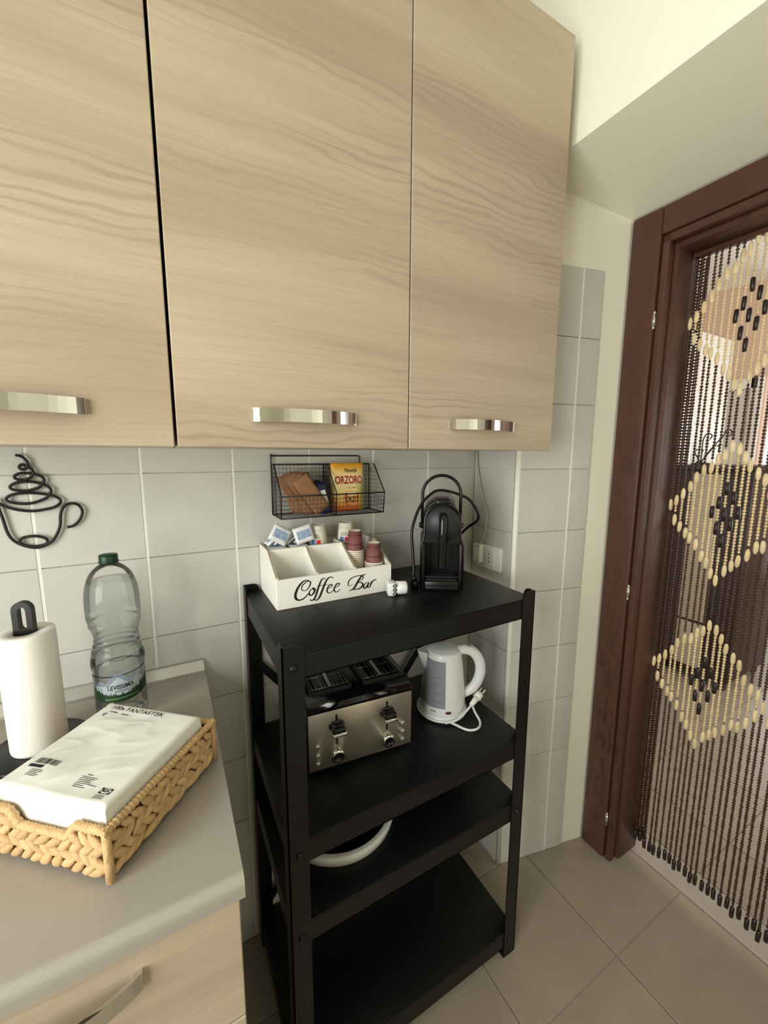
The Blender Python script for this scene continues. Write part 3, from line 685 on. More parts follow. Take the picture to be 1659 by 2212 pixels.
tag(mb.obj('fine_print', M('label_pale_green', (120, 150, 96), 0.5), lab, world=False), kind='stuff')

# wicker napkin basket, square, turned on the worktop
BA = math.atan2(0.759, 0.651); HB = 0.1115
t = thing('napkin_basket', 'woven water hyacinth tray with a notched side, holding napkins', 'basket', (-1.057, -0.367, 0.9003), BA)
mb = MB(); th = 0.004
mb.box(-HB + 0.009, -HB + 0.009, 0, HB - 0.009, HB - 0.009, 0.004); mb.obj('bottom', M_WICK2, t, world=False)
def rim_h(u):      # notched side, u along the side
    a = abs(u - 0.006)
    return 0.056 + 0.020 * min(1, max(0, (a - 0.040) / 0.014))
mb = MB()
for k in range(4):
    T = Matrix.Rotation(k * PI / 2, 4, 'Z')
    n = 24
    for i in range(n):
        u0 = -HB + 0.006 + (2 * HB - 0.012) * i / n; u1 = -HB + 0.006 + (2 * HB - 0.012) * (i + 1) / n
        h = min(rim_h(u0), rim_h(u1)) if k == 3 else 0.076
        mb.box(u0, -HB + 0.006, 0.003, u1, -HB + 0.009, h - 0.003, T=T)
mb.obj('liner', M_WICK2, t, world=False)
sm = MB().ell((0, 0, 0), 0.0185, 0.0052, 0.0068, 12, 6)
sm.v = [(x, y * (1 - 0.5 * (abs(x) / 0.0185) ** 2), z * (1 - 0.35 * abs(x) / 0.0185) + 0.10 * x * x / 0.0185) for x, y, z in sm.v]
SMESH = sm.mesh('woven_strand', M_WICK)
hidden = MB()
rs = random.Random(11)
for k in range(4):       # 0: side y=-HB, 3: notched side x=-HB (both seen); 1, 2 hidden
    for row, z in enumerate((0.0150, 0.0298, 0.0446, 0.0592)):
        n = 12
        for i in range(n):
            u = -HB + 0.011 + (2 * HB - 0.022) * (i + 0.5 * (row % 2) * 0 + 0.5) / n
            if k == 3 and z > rim_h(u) - 0.007: continue
            ang = (0.60 if row % 2 == 0 else -0.60) + rs.uniform(-0.15, 0.15)
            T = Matrix.Rotation(k * PI / 2, 4, 'Z') @ Matrix.Translation((u + rs.uniform(-.0015, .0015), -HB + 0.004 + rs.uniform(-0.0015, 0.001), z + rs.uniform(-.001, .001))) @ Matrix.Rotation(rs.uniform(-0.2, 0.2), 4, 'Z') @ Matrix.Rotation(-ang, 4, 'Y') @ Matrix.Diagonal((rs.uniform(0.85, 1.05), 1, rs.uniform(0.9, 1.1), 1))
            if k in (0, 3):
                o = bpy.data.objects.new('woven_strand', SMESH); COL.objects.link(o); o.parent = t; o.matrix_local = T
            else: hidden.add(sm.v, sm.f, 0, True, T)
tag(hidden.obj('weave_far_sides', M_WICK, t, world=False), kind='stuff')
for k in range(4):
    T = Matrix.Rotation(k * PI / 2, 4, 'Z'); pts = []
    n = 40
    for i in range(n + 1):
        u = -HB + 2 * HB * i / n; pts.append((u, -HB + 0.0045, (rim_h(u) if k == 3 else 0.0755) + rs.uniform(-.0004, .0004)))
    pts = [tuple(p) for p in cr(pts, 3)]
    MB().tube(pts, [0.0054 + 0.0009 * math.sin(i * 1.9) for i in range(len(pts))], 8, T=T).obj('rim', M_WICK, t, world=False)
for k in range(4):
    T = Matrix.Rotation(k * PI / 2, 4, 'Z'); MB().tube([(-HB + 0.004, -HB + 0.004, 0.004), (-HB + 0.004, -HB + 0.004, 0.076)], 0.0055, 8, T=T).obj('corner_binding', M_WICK, t, world=False)
# napkin pack
PK = thing('napkin_pack', 'white plastic-wrapped pack of paper napkins with black print, in the woven tray', 'napkins', (-1.057, -0.367, 0.9045), BA)
px0, px1, py0, py1, ph = -0.0975, 0.090, -0.0985, 0.088, 0.0955
def hgt(x, y):
    n = mnoise.noise(Vector((x * 15 + 3, y * 22, 0.3))) * 0.0032 + mnoise.noise(Vector((x * 38 + y * 20, y * 26 + 5, 1.7))) * 0.0012
    c = abs(mnoise.noise(Vector((x * 30 + y * 18 + 9, y * 14 - x * 9 + 2, 4.1))))
    ridge = 0.0007 * max(0, 1 - c * 5)
    ex = min(x - px0, px1 - x, y - py0, py1 - y); e = min(1, max(0, ex / 0.02))
    return ph + (n + ridge) * e - 0.004 * (1 - min(1, max(0, ex / 0.006))) ** 2
mb = MB(); n = 70; v = []; f = []
for i in range(n + 1):
    for j in range(n + 1):
        x = px0 + (px1 - px0) * i / n; y = py0 + (py1 - py0) * j / n; v.append((x, y, hgt(x, y)))
for i in range(n):
    for j in range(n): a = i * (n + 1) + j; f.append((a, a + n + 1, a + n + 2, a + 1))
mb.add(v, f, 0, True)
b = []
for i in range(n + 1): b.append((i, 0))
for j in range(1, n + 1): b.append((n, j))
for i in range(n - 1, -1, -1): b.append((i, n))
for j in range(n - 1, 0, -1): b.append((0, j))
K = len(b); vs_ = []; lv = 10
for l in range(lv + 1):
    for (i, j) in b:
        p = v[i * (n + 1) + j]; z = p[2] * (1 - l / lv) + 0.0 * l / lv
        ox = (1 if i == n else -1 if i == 0 else 0); oy = (1 if j == n else -1 if j == 0 else 0)
        k_ = (0.0015 * math.sin(PI * l / lv) + 0.0009 * mnoise.noise(Vector((i * 0.31, j * 0.31, l * 0.9)))) * (0 if l == 0 else 1)
        vs_.append((p[0] + ox * k_, p[1] + oy * k_, z))
mb.add(vs_, [(l * K + k_, l * K + (k_ + 1) % K, (l + 1) * K + (k_ + 1) % K, (l + 1) * K + k_) for l in range(lv) for k_ in range(K)], 1, False)
mb.add([vs_[lv * K + k_] for k_ in range(K)], [list(range(K))], 1)
pack = mb.obj('wrapped_stack', [M_FOIL, M_NAPK], PK, world=False)
# print on the wrap: s to the right (local -y), t away (local +x)
def on_pack(s0, t0, sk=0.0):
    def fn(u, v_):
        y = -(s0 + u); x = t0 + v_; return (x, y, hgt(x, y) + 0.0005)
    return fn
def quad(mb, s0, t0, s1, t1, m=0):
    fn = on_pack(0, 0); k = 6; v = []
    for i in range(k + 1):
        for j in range(k + 1): v.append(fn(s0 + (s1 - s0) * i / k, t0 + (t1 - t0) * j / k))
    mb.add(v, [(i * (k + 1) + j, (i + 1) * (k + 1) + j, (i + 1) * (k + 1) + j + 1, i * (k + 1) + j + 1) for i in range(k) for j in range(k)], m)
mb = MB(); put_text(mb, '100x FANTASTISK', 0.0125, on_pack(-0.016, 0.0770), width=0.104, bold=0.00012); mb.obj('lettering', M_INK, pack, world=False)
mb = MB(); fn = on_pack(0, 0)
for s0, s1 in ((-0.064, -0.048), (-0.040, -0.026)): quad(mb, s0, 0.0645, s1, 0.0662)
for a, b_ in (((-0.069, 0.059), (-0.063, 0.059)), ((-0.063, 0.059), (-0.066, 0.0525)), ((-0.066, 0.0525), (-0.069, 0.059))):
    d = Vector((b_[0] - a[0], b_[1] - a[1])).normalized() * 0.0007
    mb.add([fn(a[0] - d.y, a[1] + d.x), fn(b_[0] - d.y, b_[1] + d.x), fn(b_[0] + d.y, b_[1] - d.x), fn(a[0] + d.y, a[1] - d.x)], [(0, 1, 2, 3)])
rb = random.Random(3); s_ = -0.070
while s_ < -0.031:
    w_ = rb.choice((0.0004, 0.0006, 0.0010)); quad(mb, s_, -0.057, s_ + w_, -0.047); s_ += w_ + rb.choice((0.0004, 0.0006, 0.0009))
quad(mb, -0.072, -0.064, -0.047, -0.059)
for k in range(5): quad(mb, -0.060, -0.068 - 0.0024 * k, -0.060 + rb.uniform(0.012, 0.022), -0.0672 - 0.0024 * k)
for k in range(7): quad(mb, 0.022, -0.062 - 0.0026 * k, 0.022 + rb.uniform(0.016, 0.036), -0.0612 - 0.0026 * k)
quad(mb, 0.028, -0.0585, 0.037, -0.0575)
quad(mb, 0.067, -0.0795, 0.085, -0.0705)
for k in range(3): quad(mb, 0.067, -0.083 - 0.0024 * k, 0.067 + rb.uniform(0.010, 0.017), -0.0822 - 0.0024 * k)
tag(mb.obj('small_print', M_INK, pack, world=False), kind='stuff')
mb = MB(); v = [(0.076 + 0.0082 * math.cos(a), -0.075 + 0.0039 * math.sin(a)) for a in [2 * PI * i / 20 for i in range(20)]]
mb.add([tuple(Vector(fn(*p)) + Vector((0, 0, 0.0003))) for p in v], [list(range(20))]); lo_ = mb.obj('logo_oval', M_FOIL, pack, world=False)
mb = MB(); put_text(mb, 'IKEA', 0.0062, on_pack(0.076, -0.075), width=0.0125, bold=0.0003); mb.v = [(x, y, z + 0.0006) for x, y, z in mb.v]; mb.obj('lettering', M_INK, pack, world=False)

# ================================================================== ON THE TOP SHELF
ZS = 1.0902
BX0, BX1, BY0, BY1 = -0.7415, -0.436, -0.180, -0.0055
BK, BF = 0.126, 0.0725        # back and front heights
KY = -0.090                   # where the sides start to slope
LET = [(0.0016,[(-0.6799,1.1289),(-0.6826,1.1331),(-0.6806,1.1417),(-0.6716,1.1491),(-0.6634,1.1507),(-0.6604,1.1467),(-0.6624,1.1387),(-0.6688,1.1309),(-0.6759,1.1282),(-0.6798,1.1316)]),
 (0.0028,[(-0.6621,1.1505),(-0.6726,1.1537),(-0.6837,1.1477),(-0.6938,1.1339),(-0.6981,1.1203),(-0.6956,1.111),(-0.687,1.1072),(-0.6759,1.1109),(-0.6646,1.1212)]),
 (0.0022,[(-0.6554,1.1316),(-0.6618,1.1263),(-0.6642,1.1189),(-0.6603,1.1144),(-0.6535,1.1182),(-0.6501,1.1262),(-0.6527,1.1311),(-0.6554,1.1316),(-0.6515,1.1269),(-0.6465,1.1279)]),
 (0.0022,[(-0.6213,1.1497),(-0.6282,1.1521),(-0.6348,1.1445),(-0.642,1.1276),(-0.648,1.1105),(-0.6543,1.1021),(-0.6602,1.1013),(-0.6616,1.105)]),
 (0.0024,[(-0.6017,1.149),(-0.6092,1.1528),(-0.6181,1.1476),(-0.6258,1.134),(-0.635,1.1128),(-0.6407,1.1035),(-0.6471,1.0999),(-0.6524,1.104)]),
 (0.0011,[(-0.6459,1.1345),(-0.6327,1.1351),(-0.6142,1.1344)]),
 (0.0018,[(-0.6172,1.124),(-0.6085,1.1262),(-0.6053,1.1312),(-0.6107,1.1334),(-0.6171,1.1258),(-0.6187,1.118),(-0.6146,1.1125),(-0.6075,1.1136),(-0.6008,1.1194)]),
 (0.0018,[(-0.5995,1.1234),(-0.5895,1.1264),(-0.5858,1.1314),(-0.591,1.1336),(-0.5983,1.1255),(-0.6003,1.1179),(-0.5961,1.1122),(-0.5897,1.1129),(-0.5841,1.1185)]),
 (0.0028,[(-0.5122,1.1458),(-0.5227,1.1438),(-0.5329,1.1323),(-0.5431,1.1173),(-0.5494,1.1112),(-0.5598,1.1094)]),
 (0.0016,[(-0.5493,1.1242),(-0.5587,1.1219),(-0.5621,1.1285),(-0.556,1.1393),(-0.5416,1.1442),(-0.5278,1.1445),(-0.5199,1.1398),(-0.5241,1.1321),(-0.5355,1.1272)]),
 (0.0022,[(-0.5355,1.1272),(-0.5246,1.125),(-0.5211,1.1185),(-0.5288,1.1109),(-0.5419,1.1099),(-0.5518,1.1132)]),
 (0.002,[(-0.5035,1.1222),(-0.5113,1.1225),(-0.5177,1.1168),(-0.5185,1.1102),(-0.5139,1.1089),(-0.5074,1.1151),(-0.5035,1.1222),(-0.5067,1.1138),(-0.5057,1.1085),(-0.4997,1.1124)]),
 (0.0022,[(-0.497,1.1251),(-0.4952,1.1224),(-0.4983,1.1161),(-0.5015,1.1088)]),
 (0.0018,[(-0.4983,1.1161),(-0.491,1.1246),(-0.4847,1.1273),(-0.4813,1.1251)])]
t = thing('coffee_box', 'white wooden compartment box lettered Coffee Bar on its front', 'organizer', ((BX0 + BX1) / 2, -0.093, ZS))
th = 0.0065
MB().box(BX0 + 0.0002, BY0 + th, ZS, BX1 - 0.0002, BY1, ZS + 0.006).obj('bottom', M_WHITEBOX, t)
def side(x0, ya=BY1):
    poly = [(BY0 + th, ZS + 0.006), (ya, ZS + 0.006), (ya, ZS + BK), (KY, ZS + BK), (BY0 + th, ZS + BF + 0.003)]
    o = MB().prism(poly, 'x', x0, x0 + th).obj('divider' if BX0 < x0 < BX1 - 0.01 else 'side_panel', M_WHITEBOX, t)
    e = MB(); e.prism([(BY0 + th, ZS + BF + 0.003), (KY, ZS + BK), (KY, ZS + BK + 0.0004), (BY0 + th, ZS + BF + 0.0034)], 'x', x0 + 0.0008, x0 + th - 0.0008)
    e.box(x0 + 0.0008, KY, ZS + BK, x0 + th - 0.0008, ya, ZS + BK + 0.0004); e.obj('worn_edge', M_RAW, o)
side(BX0); side(BX1 - th); side(-0.6435, KY - 0.0); side(-0.5435)
fp = MB().bbox(BX0, BY0, ZS, BX1, BY0 + th, ZS + BF, 0.001, 1).obj('front_panel', M_WHITEBOX, t)
MB().box(BX0 + th, BY1 - th, ZS + 0.006, BX1 - th, BY1, ZS + BK).obj('back_panel', M_WHITEBOX, t)
o = MB().box(BX0 + th, KY, ZS + 0.006, -0.5435, KY + th, ZS + BK - 0.001).obj('divider', M_WHITEBOX, t)
MB().box(BX0 + th, KY + 0.0006, ZS + BK - 0.001, -0.5435, KY + th - 0.0006, ZS + BK - 0.0006).obj('worn_edge', M_RAW, o)
mb = MB()
for wd, pts in LET:
    mb.ribbon([(p.x, p.y) for p in cr([(a, b, 0) for a, b in pts], 6)], wd * 1.45, lambda u, v_: (u, BY0 - 0.0006, v_))
mb.obj('lettering', M_INK, fp)

# paper cups, stacked upside down
def cup_mesh(name, h, rr_, rb_, mats, prints):
    mb = MB()
    mb.lathe([(0, h - 0.003), (rb_ * 0.90, h - 0.003), (rb_ * 0.92, h), (rb_, h)], 24, m=1)
    mb.lathe([(rb_, h), (rr_, 0.002)], 24, m=0)
    mb.lathe([(rr_, 0.0035), (rr_ + 0.0016, 0.003), (rr_ + 0.0022, 0.0015), (rr_ + 0.0012, 0), (rr_ - 0.0004, 0.0), (rb_ + (rr_ - rb_) * 0.0045 / h - 0.0004, h - 0.0045), (0, h - 0.0045)], 24, m=1)
    if prints:
        def fn(R0):
            def g(u, v_):
                r_ = rr_ + (rb_ - rr_) * v_ / h + 0.0004; a = -PI / 2 - 0.35 + u / r_; return (r_ * math.cos(a), r_ * math.sin(a), v_)
            return g
        g = fn(0)
        for (u0, v0, u1, v1, m_) in prints:
            k = 4; vv = []
            for i in range(k + 1): vv += [g(u0 + (u1 - u0) * i / k, v0), g(u0 + (u1 - u0) * i / k, v1)]
            mb.add(vv, [(2 * i, 2 * i + 2, 2 * i + 3, 2 * i + 1) for i in range(k)], m_)
    return mb.mesh(name, mats)
rc = random.Random(5)
prt = []
for zc in (0.020, 0.044):
    u = -0.024
    while u < 0.030:
        w_ = rc.uniform(0.0012, 0.003); hh = rc.uniform(0.0008, 0.0022); prt.append((u, zc - hh, u + w_, zc + hh, 2)); u += w_ + rc.uniform(0.0004, 0.001)
CB = cup_mesh('paper_cup', 0.055, 0.0225, 0.0168, [M_CUPB, M_CUPW, M('cup_dark_print', (80, 36, 38), 0.6)], prt)
prt2 = [(-0.013, 0.018, -0.001, 0.030, 3), (0.001, 0.018, 0.013, 0.030, 2), (-0.012, 0.032, 0.012, 0.040, 4), (-0.008, 0.040, 0.008, 0.045, 4), (-0.013, 0.052, 0.013, 0.0535, 4), (-0.013, 0.056, 0.013, 0.057, 4), (-0.012, 0.012, 0.012, 0.0145, 4)]
CW = cup_mesh('paper_cup', 0.068, 0.0265, 0.0195, [M_CUPW, M_CUPW, M_RED, M_BLU, M_GRY], prt2)
def cup(me, x, y, z, rz, label, group):
    o = link('paper_cup', me, None, True, (x, y, z), rz); return tag(o, label, 'cup', group)
zb_ = ZS + 0.0062
for k in range(20): cup(CB, -0.5118 + rc.uniform(-.00004, .00004), -0.113, zb_ + 0.00515 * k, -0.45 + (0.2 * rc.uniform(-1, 1) if k < 19 else 0), 'brown paper cup in the tall upside-down stack beside the divider' if k < 19 else 'topmost brown paper cup, whole side showing, on the tall stack', 'brown cups in the tall stack')
for k in range(14): cup(CB, -0.4712 + rc.uniform(-.00004, .00004), -0.1455, zb_ + 0.00515 * k, -0.3 + (0.2 * rc.uniform(-1, 1) if k < 13 else 0), 'brown paper cup in the short upside-down stack by the front panel' if k < 13 else 'topmost brown paper cup, whole side showing, on the short stack', 'brown cups in the short stack')
for x, y, gl, n in ((-0.592, -0.046, 'white printed paper cup in the upside-down stack next to the sugar sachets', 8), (-0.5078, -0.0425, 'white printed paper cup in the upside-down stack behind the brown cups', 8)):
    for k in range(n): cup(CW, x, y, zb_ + 0.0138 * k, -0.25, gl if k < n - 1 else gl.replace('white printed paper cup in', 'topmost white printed paper cup on'), 'white cups by the wall, stack %s' % ('by the sachets' if n and x < -0.55 else 'behind brown cups'))
# sugar sachets heaped in the back compartment
def sachet_mesh(w_, h_, t_, mats, name='sachet', pr=True):
    mb = MB(); n = 8; v = []
    for sgn in (1, -1):
        for i in range(n + 1):
            for j in range(n + 1):
                u = i / n * 2 - 1; q = j / n * 2 - 1; b_ = max(0, (1 - u ** 4) * (1 - q ** 4)) ** 0.7
                v.append((u * w_ / 2, q * h_ / 2, sgn * (t_ * b_ * 0.5 + 0.0003) + 0.0006 * math.sin(5 * u + 3 * q)))
    f = []; m_ = []
    K = (n + 1) ** 2
    for s_ in range(2):
        for i in range(n):
            for j in range(n):
                a = s_ * K + i * (n + 1) + j; mb.add([], [], 0); f.append(((a, a + n + 1, a + n + 2, a + 1), 1 if (pr and 1 <= i <= n - 2 and 2 <= j <= n - 3) else 0))
    k0 = len(mb.v); mb.v += v
    for q, mi in f: mb.f.append([i + k0 for i in q]); mb.m.append(mi); mb.s.append(True)
    e = [(i, 0) for i in range(n + 1)] + [(n, j) for j in range(1, n + 1)] + [(i, n) for i in range(n - 1, -1, -1)] + [(0, j) for j in range(n - 1, 0, -1)]
    for (a, b_), (c, d) in zip(e, e[1:] + e[:1]):
        p, q = a * (n + 1) + b_, c * (n + 1) + d; mb.f.append([k0 + p, k0 + q, k0 + K + q, k0 + K + p]); mb.m.append(0); mb.s.append(False)
    return mb.mesh(name, mats)
SM = sachet_mesh(0.050, 0.044, 0.007, [M_SACH, M_SACHB])
rz_ = random.Random(21)
pos = []
for layer in range(14):          # two flat columns fill the compartment
    for x in (-0.7075, -0.6520): pos.append((x + rz_.uniform(-.0008, .0008), -0.052 + rz_.uniform(-.0015, .0015), zb_ + 0.0048 + 0.0085 * layer, 0.0, 0.0, rz_.uniform(-0.03, 0.03)))
zt_ = zb_ + 0.0048 + 0.0085 * 13 + 0.0044
for k in range(6):               # heap on top: leaning row at the back, two standing in front
    tl = 0.62 + 0.05 * (k % 2); pos.append((-0.712 + 0.0175 * k, -0.0375, zt_ + 0.025 * math.sin(tl) + 0.0030, 0.0, -tl, 0.04 * (-1) ** k))
pos += [(-0.7015, -0.0700, zt_ + 0.0312, 1.36, 0.55, 0.02), (-0.6400, -0.0700, zt_ + 0.0270, 1.36, -0.25, -0.02)]
for i, (x, y, z, a, b_, c) in enumerate(pos):
    o = link('sugar_sachet', SM, None, True, (x, y, z)); o.rotation_euler = (a, b_, c)
    tag(o, 'white sugar sachet with blue print heaped in the back of the white box', 'sachet', 'sugar sachets in the white box')
# creamer pods in the front left compartment
pm = MB(); pm.lathe([(0, 0), (0.013, 0), (0.0165, 0.016), (0.019, 0.0165), (0.019, 0.018), (0, 0.0185)], 24); PM_ = pm.mesh('creamer_pod', M_CORE)
for i, (x, y, z, tx, ty) in enumerate(((-0.7148, -0.1520, zb_ + 0.0186, 0.0, 0.0), (-0.6745, -0.1490, zb_ + 0.0280, 0.25, 0.45), (-0.694, -0.1160, zb_, 0.0, 0.0), (-0.674, -0.1520, zb_, 0.0, 0.0), (-0.714, -0.1520, zb_, 0, 0))):
    o = link('creamer_pod', PM_, None, True, (x, y, z)); o.rotation_euler = (tx, ty, 0)
    tag(o, 'small round creamer pod in the front left compartment of the white box', 'pod', 'creamer pods in the white box')
# plug adapter lying on the shelf
t = thing('plug_adapter', 'white cylindrical plug adapter with three holes lying by the coffee box', 'adapter', (-0.425, -0.235, ZS))
Ta = Matrix.Translation((-0.4390, -0.2145, ZS + 0.0178)) @ Matrix.Rotation(-0.36, 4, 'Z')
mb = MB(); mb.bbox(-0.026, -0.0175, -0.0175, -0.004, 0.0175, 0.0175, 0.004, 2, T=Ta); o = mb.obj('head', M_WPLAS, t)
mb = MB(); mb.lathe([(0, -0.004), (0.0172, -0.004), (0.0172, 0.022), (0.015, 0.026), (0, 0.026)], 28, T=Ta @ Matrix.Rotation(PI / 2, 4, 'Y')); b1 = mb.obj('body', M_WPLAS, t)
mb = MB(); mb.lathe([(0.01735, -0.002), (0.01735, 0.019)], 10, T=Ta @ Matrix.Rotation(PI / 2, 4, 'Y'), a0=-0.15, a1=0.55); mb.obj('gold_sticker', M_GOLD, b1)
mb = MB()
for dz in (-0.0105, 0, 0.0105): mb.tube([(-0.008 + 0.0040 * math.cos(a), -0.0178, dz + 0.0034 * math.sin(a)) for a in [2 * PI * k / 14 for k in range(14)]], 0.0013, 6, True, T=Ta)
mb.obj('hole_ring', M_INK, o)

# coffee machine
CMX, CMY = -0.318, -0.2445; CA = math.radians(-34)
t = thing('coffee_machine', 'black capsule coffee machine with arched carry handle, on the shelf', 'coffee machine', (CMX, CMY, ZS), CA)
def half(sh=0.0):
    p = [(-0.0575 + sh, 0.0), (-0.0575 + sh, 0.122), (-0.0555 + sh, 0.130), (-0.0505 + sh, 0.140), (-0.0495 + sh, 0.150), (-0.0495 + sh, 0.186)]
    for k in range(1, 9): a = PI - PI / 2 * k / 8; p.append(((0.0495 - sh) * math.cos(a), 0.186 + (0.050 - sh) * math.sin(a)))
    return p
def outline(sh=0.0): L_ = half(sh); return L_ + [(-x, z) for x, z in L_[-2::-1]]
# rear body
mb = MB(); mb.prism(outline(), 'y', 0.075, 0.175, smooth=True); mb.obj('body', M_BPLAS, t, world=False)
# hood over the cup space
L_ = [q for q in outline() if q[1] > 0.124]
mb = MB(); mb.prism(L_, 'y', 0.004, 0.0755, smooth=True); mb.obj('hood', M_BPLAS, t, world=False)
rimp = outline(0.0025)
mb = MB(); mb.tube([(x, 0.004, max(z, 0.003)) for x, z in rimp], 0.0034, 8); mb.obj('front_rim', M_GLOSS, t, world=False)
for sx in (-1, 1):
    MB().bbox(min(sx * 0.0455, sx * 0.0575), 0.002, 0.0, max(sx * 0.0455, sx * 0.0575), 0.076, 0.128, 0.003).obj('side_leg', M_BPLAS, t, world=False)
mb = MB(); mb.bbox(-0.045, -0.006, 0.0, 0.045, 0.0745, 0.026, 0.003); mb.bbox(-0.043, -0.009, 0.004, 0.043, -0.004, 0.012, 0.002); tr = mb.obj('drip_tray', M_BPLAS, t, world=False)
mb = MB()
for k in range(7): mb.box(-0.040, 0.004 + 0.0095 * k, 0.026, 0.040, 0.008 + 0.0095 * k, 0.0285)
mb.obj('grille', M_BPLAS2, tr, world=False)
MB().bbox(-0.045, 0.004, 0.034, 0.045, 0.008, 0.037, 0.001, 1).obj('cup_rest', M_BPLAS2, t, world=False)
mb = MB(); mb.lathe([(0, -0.006), (0.0455, -0.006), (0.0465, -0.003), (0.0465, 0.010)], 48, T=Matrix.Translation((0, 0.0, 0.181)) @ Matrix.Rotation(PI / 2, 4, 'X') @ Matrix.Diagonal((1, 1, -1, 1))); mb.obj('face_disc', M_BPLAS2, t, world=False)
mb = MB(); pts = [(0, -0.004, 0.205), (0, -0.012, 0.198), (0, -0.016, 0.182), (0, -0.017, 0.150), (0, -0.014, 0.118), (0, -0.010, 0.085), (0, -0.008, 0.062)]
mb.tube(cr(pts, 4), [0.0105 + 0.0 * i for i in range(25)], 14); mb.obj('spout', M_GLOSS, t, world=False)
mb = MB(); mb.bbox(-0.021, 0.010, 0.228, 0.021, 0.085, 0.246, 0.007, 3); mb.obj('lever', M_BPLAS, t, world=False)
mb = MB(); P = [(-0.0535, 0.085, 0.150), (-0.0535, 0.085, 0.23)] + [(0.0535 * math.cos(PI - PI * k / 16), 0.085, 0.247 + 0.0535 * math.sin(PI - PI * k / 16)) for k in range(17)] + [(0.0535, 0.085, 0.23), (0.0535, 0.085, 0.150)]
hd_ = MB().tube([(x, y, z + 0.004) for x, y, z in P], 0.0044, 10).obj('carry_handle', M_BPLAS, t, world=False)
for sx in (-1, 1): MB().cyl((sx * 0.050, 0.085, 0.163), (sx * 0.062, 0.085, 0.163), 0.0075, 14).obj('pivot', M_BPLAS, hd_, world=False)
mb = MB(); mb.lathe([(0.043, 0.05), (0.045, 0.21), (0.040, 0.238), (0.026, 0.252), (0, 0.257)], 28, c=(0.0, 0.150, 0)); mb.obj('water_tank', M_SMOKE, t, world=False)
def lw(x, y, z): return tuple(Matrix.Translation((CMX, CMY, ZS)) @ Matrix.Rotation(CA, 4, 'Z') @ Vector((x, y, z)))
loopR = [lw(0.045, 0.16, 0.10), lw(0.075, 0.13, 0.145), lw(0.108, 0.11, 0.182), lw(0.082, 0.10, 0.232), lw(0.045, 0.095, 0.252), lw(0.0, 0.09, 0.2625), lw(-0.028, 0.085, 0.2535), lw(-0.060, 0.07, 0.218), lw(-0.081, 0.05, 0.155), lw(-0.078, 0.035, 0.09), lw(-0.075, 0.02, 0.045), (-0.3745, -0.188, ZS + 0.030)]
mb = MB(); mb.tube(cr(loopR, 8), 0.0040, 8); cord = mb.obj('power_cord', M_BPLAS, t)
mb = MB(); Tp = Matrix.Translation((-0.3705, -0.193, ZS)); mb.cyl((-0.002, 0.003, 0.036), (0.0, 0, 0.018), 0.0045, 10, T=Tp, r2=0.008); mb.bbox(-0.008, -0.010, 0.0, 0.010, 0.010, 0.020, 0.004, 2, T=Tp); mb.obj('plug', M_BPLAS, cord)

# wire wall basket with packets
t = thing('wire_wall_basket', 'black wire mesh wall basket with two bays and top bar', 'basket', (-0.56, -0.001, 1.288))
WX0, WXM, WX1 = -0.7035, -0.558, -0.4155; WT, WM_, WB = 1.4245, 1.348, 1.2915; WY0, WY1, WYF = -0.006, -0.040, -0.104
mb = MB(); R_ = 0.0018
mb.tube(cr([(WX0, WY0, WB), (WX0, WY0, 1.44), (WX0 + 0.002, WY0, 1.446), (WX0 + 0.007, WY0, 1.448)], 3)[:-1] + [(-0.452, WY0, 1.448), (-0.4475, WY0, 1.446), (-0.446, WY0, 1.441), (-0.446, WY0, WT)], R_, 8)
for x in (WX0, WXM, WX1): mb.tube([(x, WY0, WB), (x, WY0, WT), (x, WY1, WT), (x, WYF, WM_), (x, WYF + 0.008, WB), (x, WY0, WB)], R_ if x != WXM else 0.0015, 8)
for y, z in ((WY0, WT), (WYF, WM_), (WYF + 0.008, WB), (WY0, WB)): mb.tube([(WX0, y, z), (WX1, y, z)], R_, 8)
mb.tube([(WX0, WY1, WT), (WXM, WY1, WT)], 0.0012, 6)
mb.obj('frame', M_WIRE, t)
mb = MB(); rw = 0.00045; n = 28
for i in range(1, n):
    x = WX0 + (WX1 - WX0) * i / n
    mb.tube([(x, WYF, WM_), (x, WYF + 0.008, WB), (x, WY0, WB), (x, WY0, WT)], rw, 4)
for i in range(1, 12): z = WB + (WT - WB) * i / 12; mb.tube([(WX0, WY0, z), (WX1, WY0, z)], rw, 4)
for i in range(1, 5): u = i / 5; mb.tube([(WX0, WYF + 0.008 * (1 - u), WB + (WM_ - WB) * u), (WX1, WYF + 0.008 * (1 - u), WB + (WM_ - WB) * u)], rw, 4)
for i in range(1, 9): y = WY0 + (WYF + 0.008 - WY0) * i / 9; mb.tube([(WX0, y, WB), (WX1, y, WB)], rw, 4)
for x in (WX0, WXM, WX1):
    for i in range(1, 10):
        y = WY0 + (WYF - WY0) * i / 10; zt = WT if y > WY1 else WM_ + (WT - WM_) * (y - WYF) / (WY1 - WYF); mb.tube([(x, y, WB), (x, y, zt)], rw, 4)
    for i in range(1, 12):
        z = WB + (WT - WB) * i / 12; yf = WYF + 0.008 * (WM_ - z) / (WM_ - WB) if z < WM_ else WYF + (WY1 - WYF) * (z - WM_) / (WT - WM_); mb.tube([(x, WY0, z), (x, yf, z)], rw, 4)
tag(mb.obj('mesh_wires', M_WIRE, t), kind='stuff')
# kraft sugar sticks
KM = sachet_mesh(0.044, 0.106, 0.0036, [M_KRAFT, M_KRAFT], 'kraft_sachet', False)
NMh = sachet_mesh(0.026, 0.085, 0.0036, [M_NAVY, M_SACH], 'navy_sachet', True)
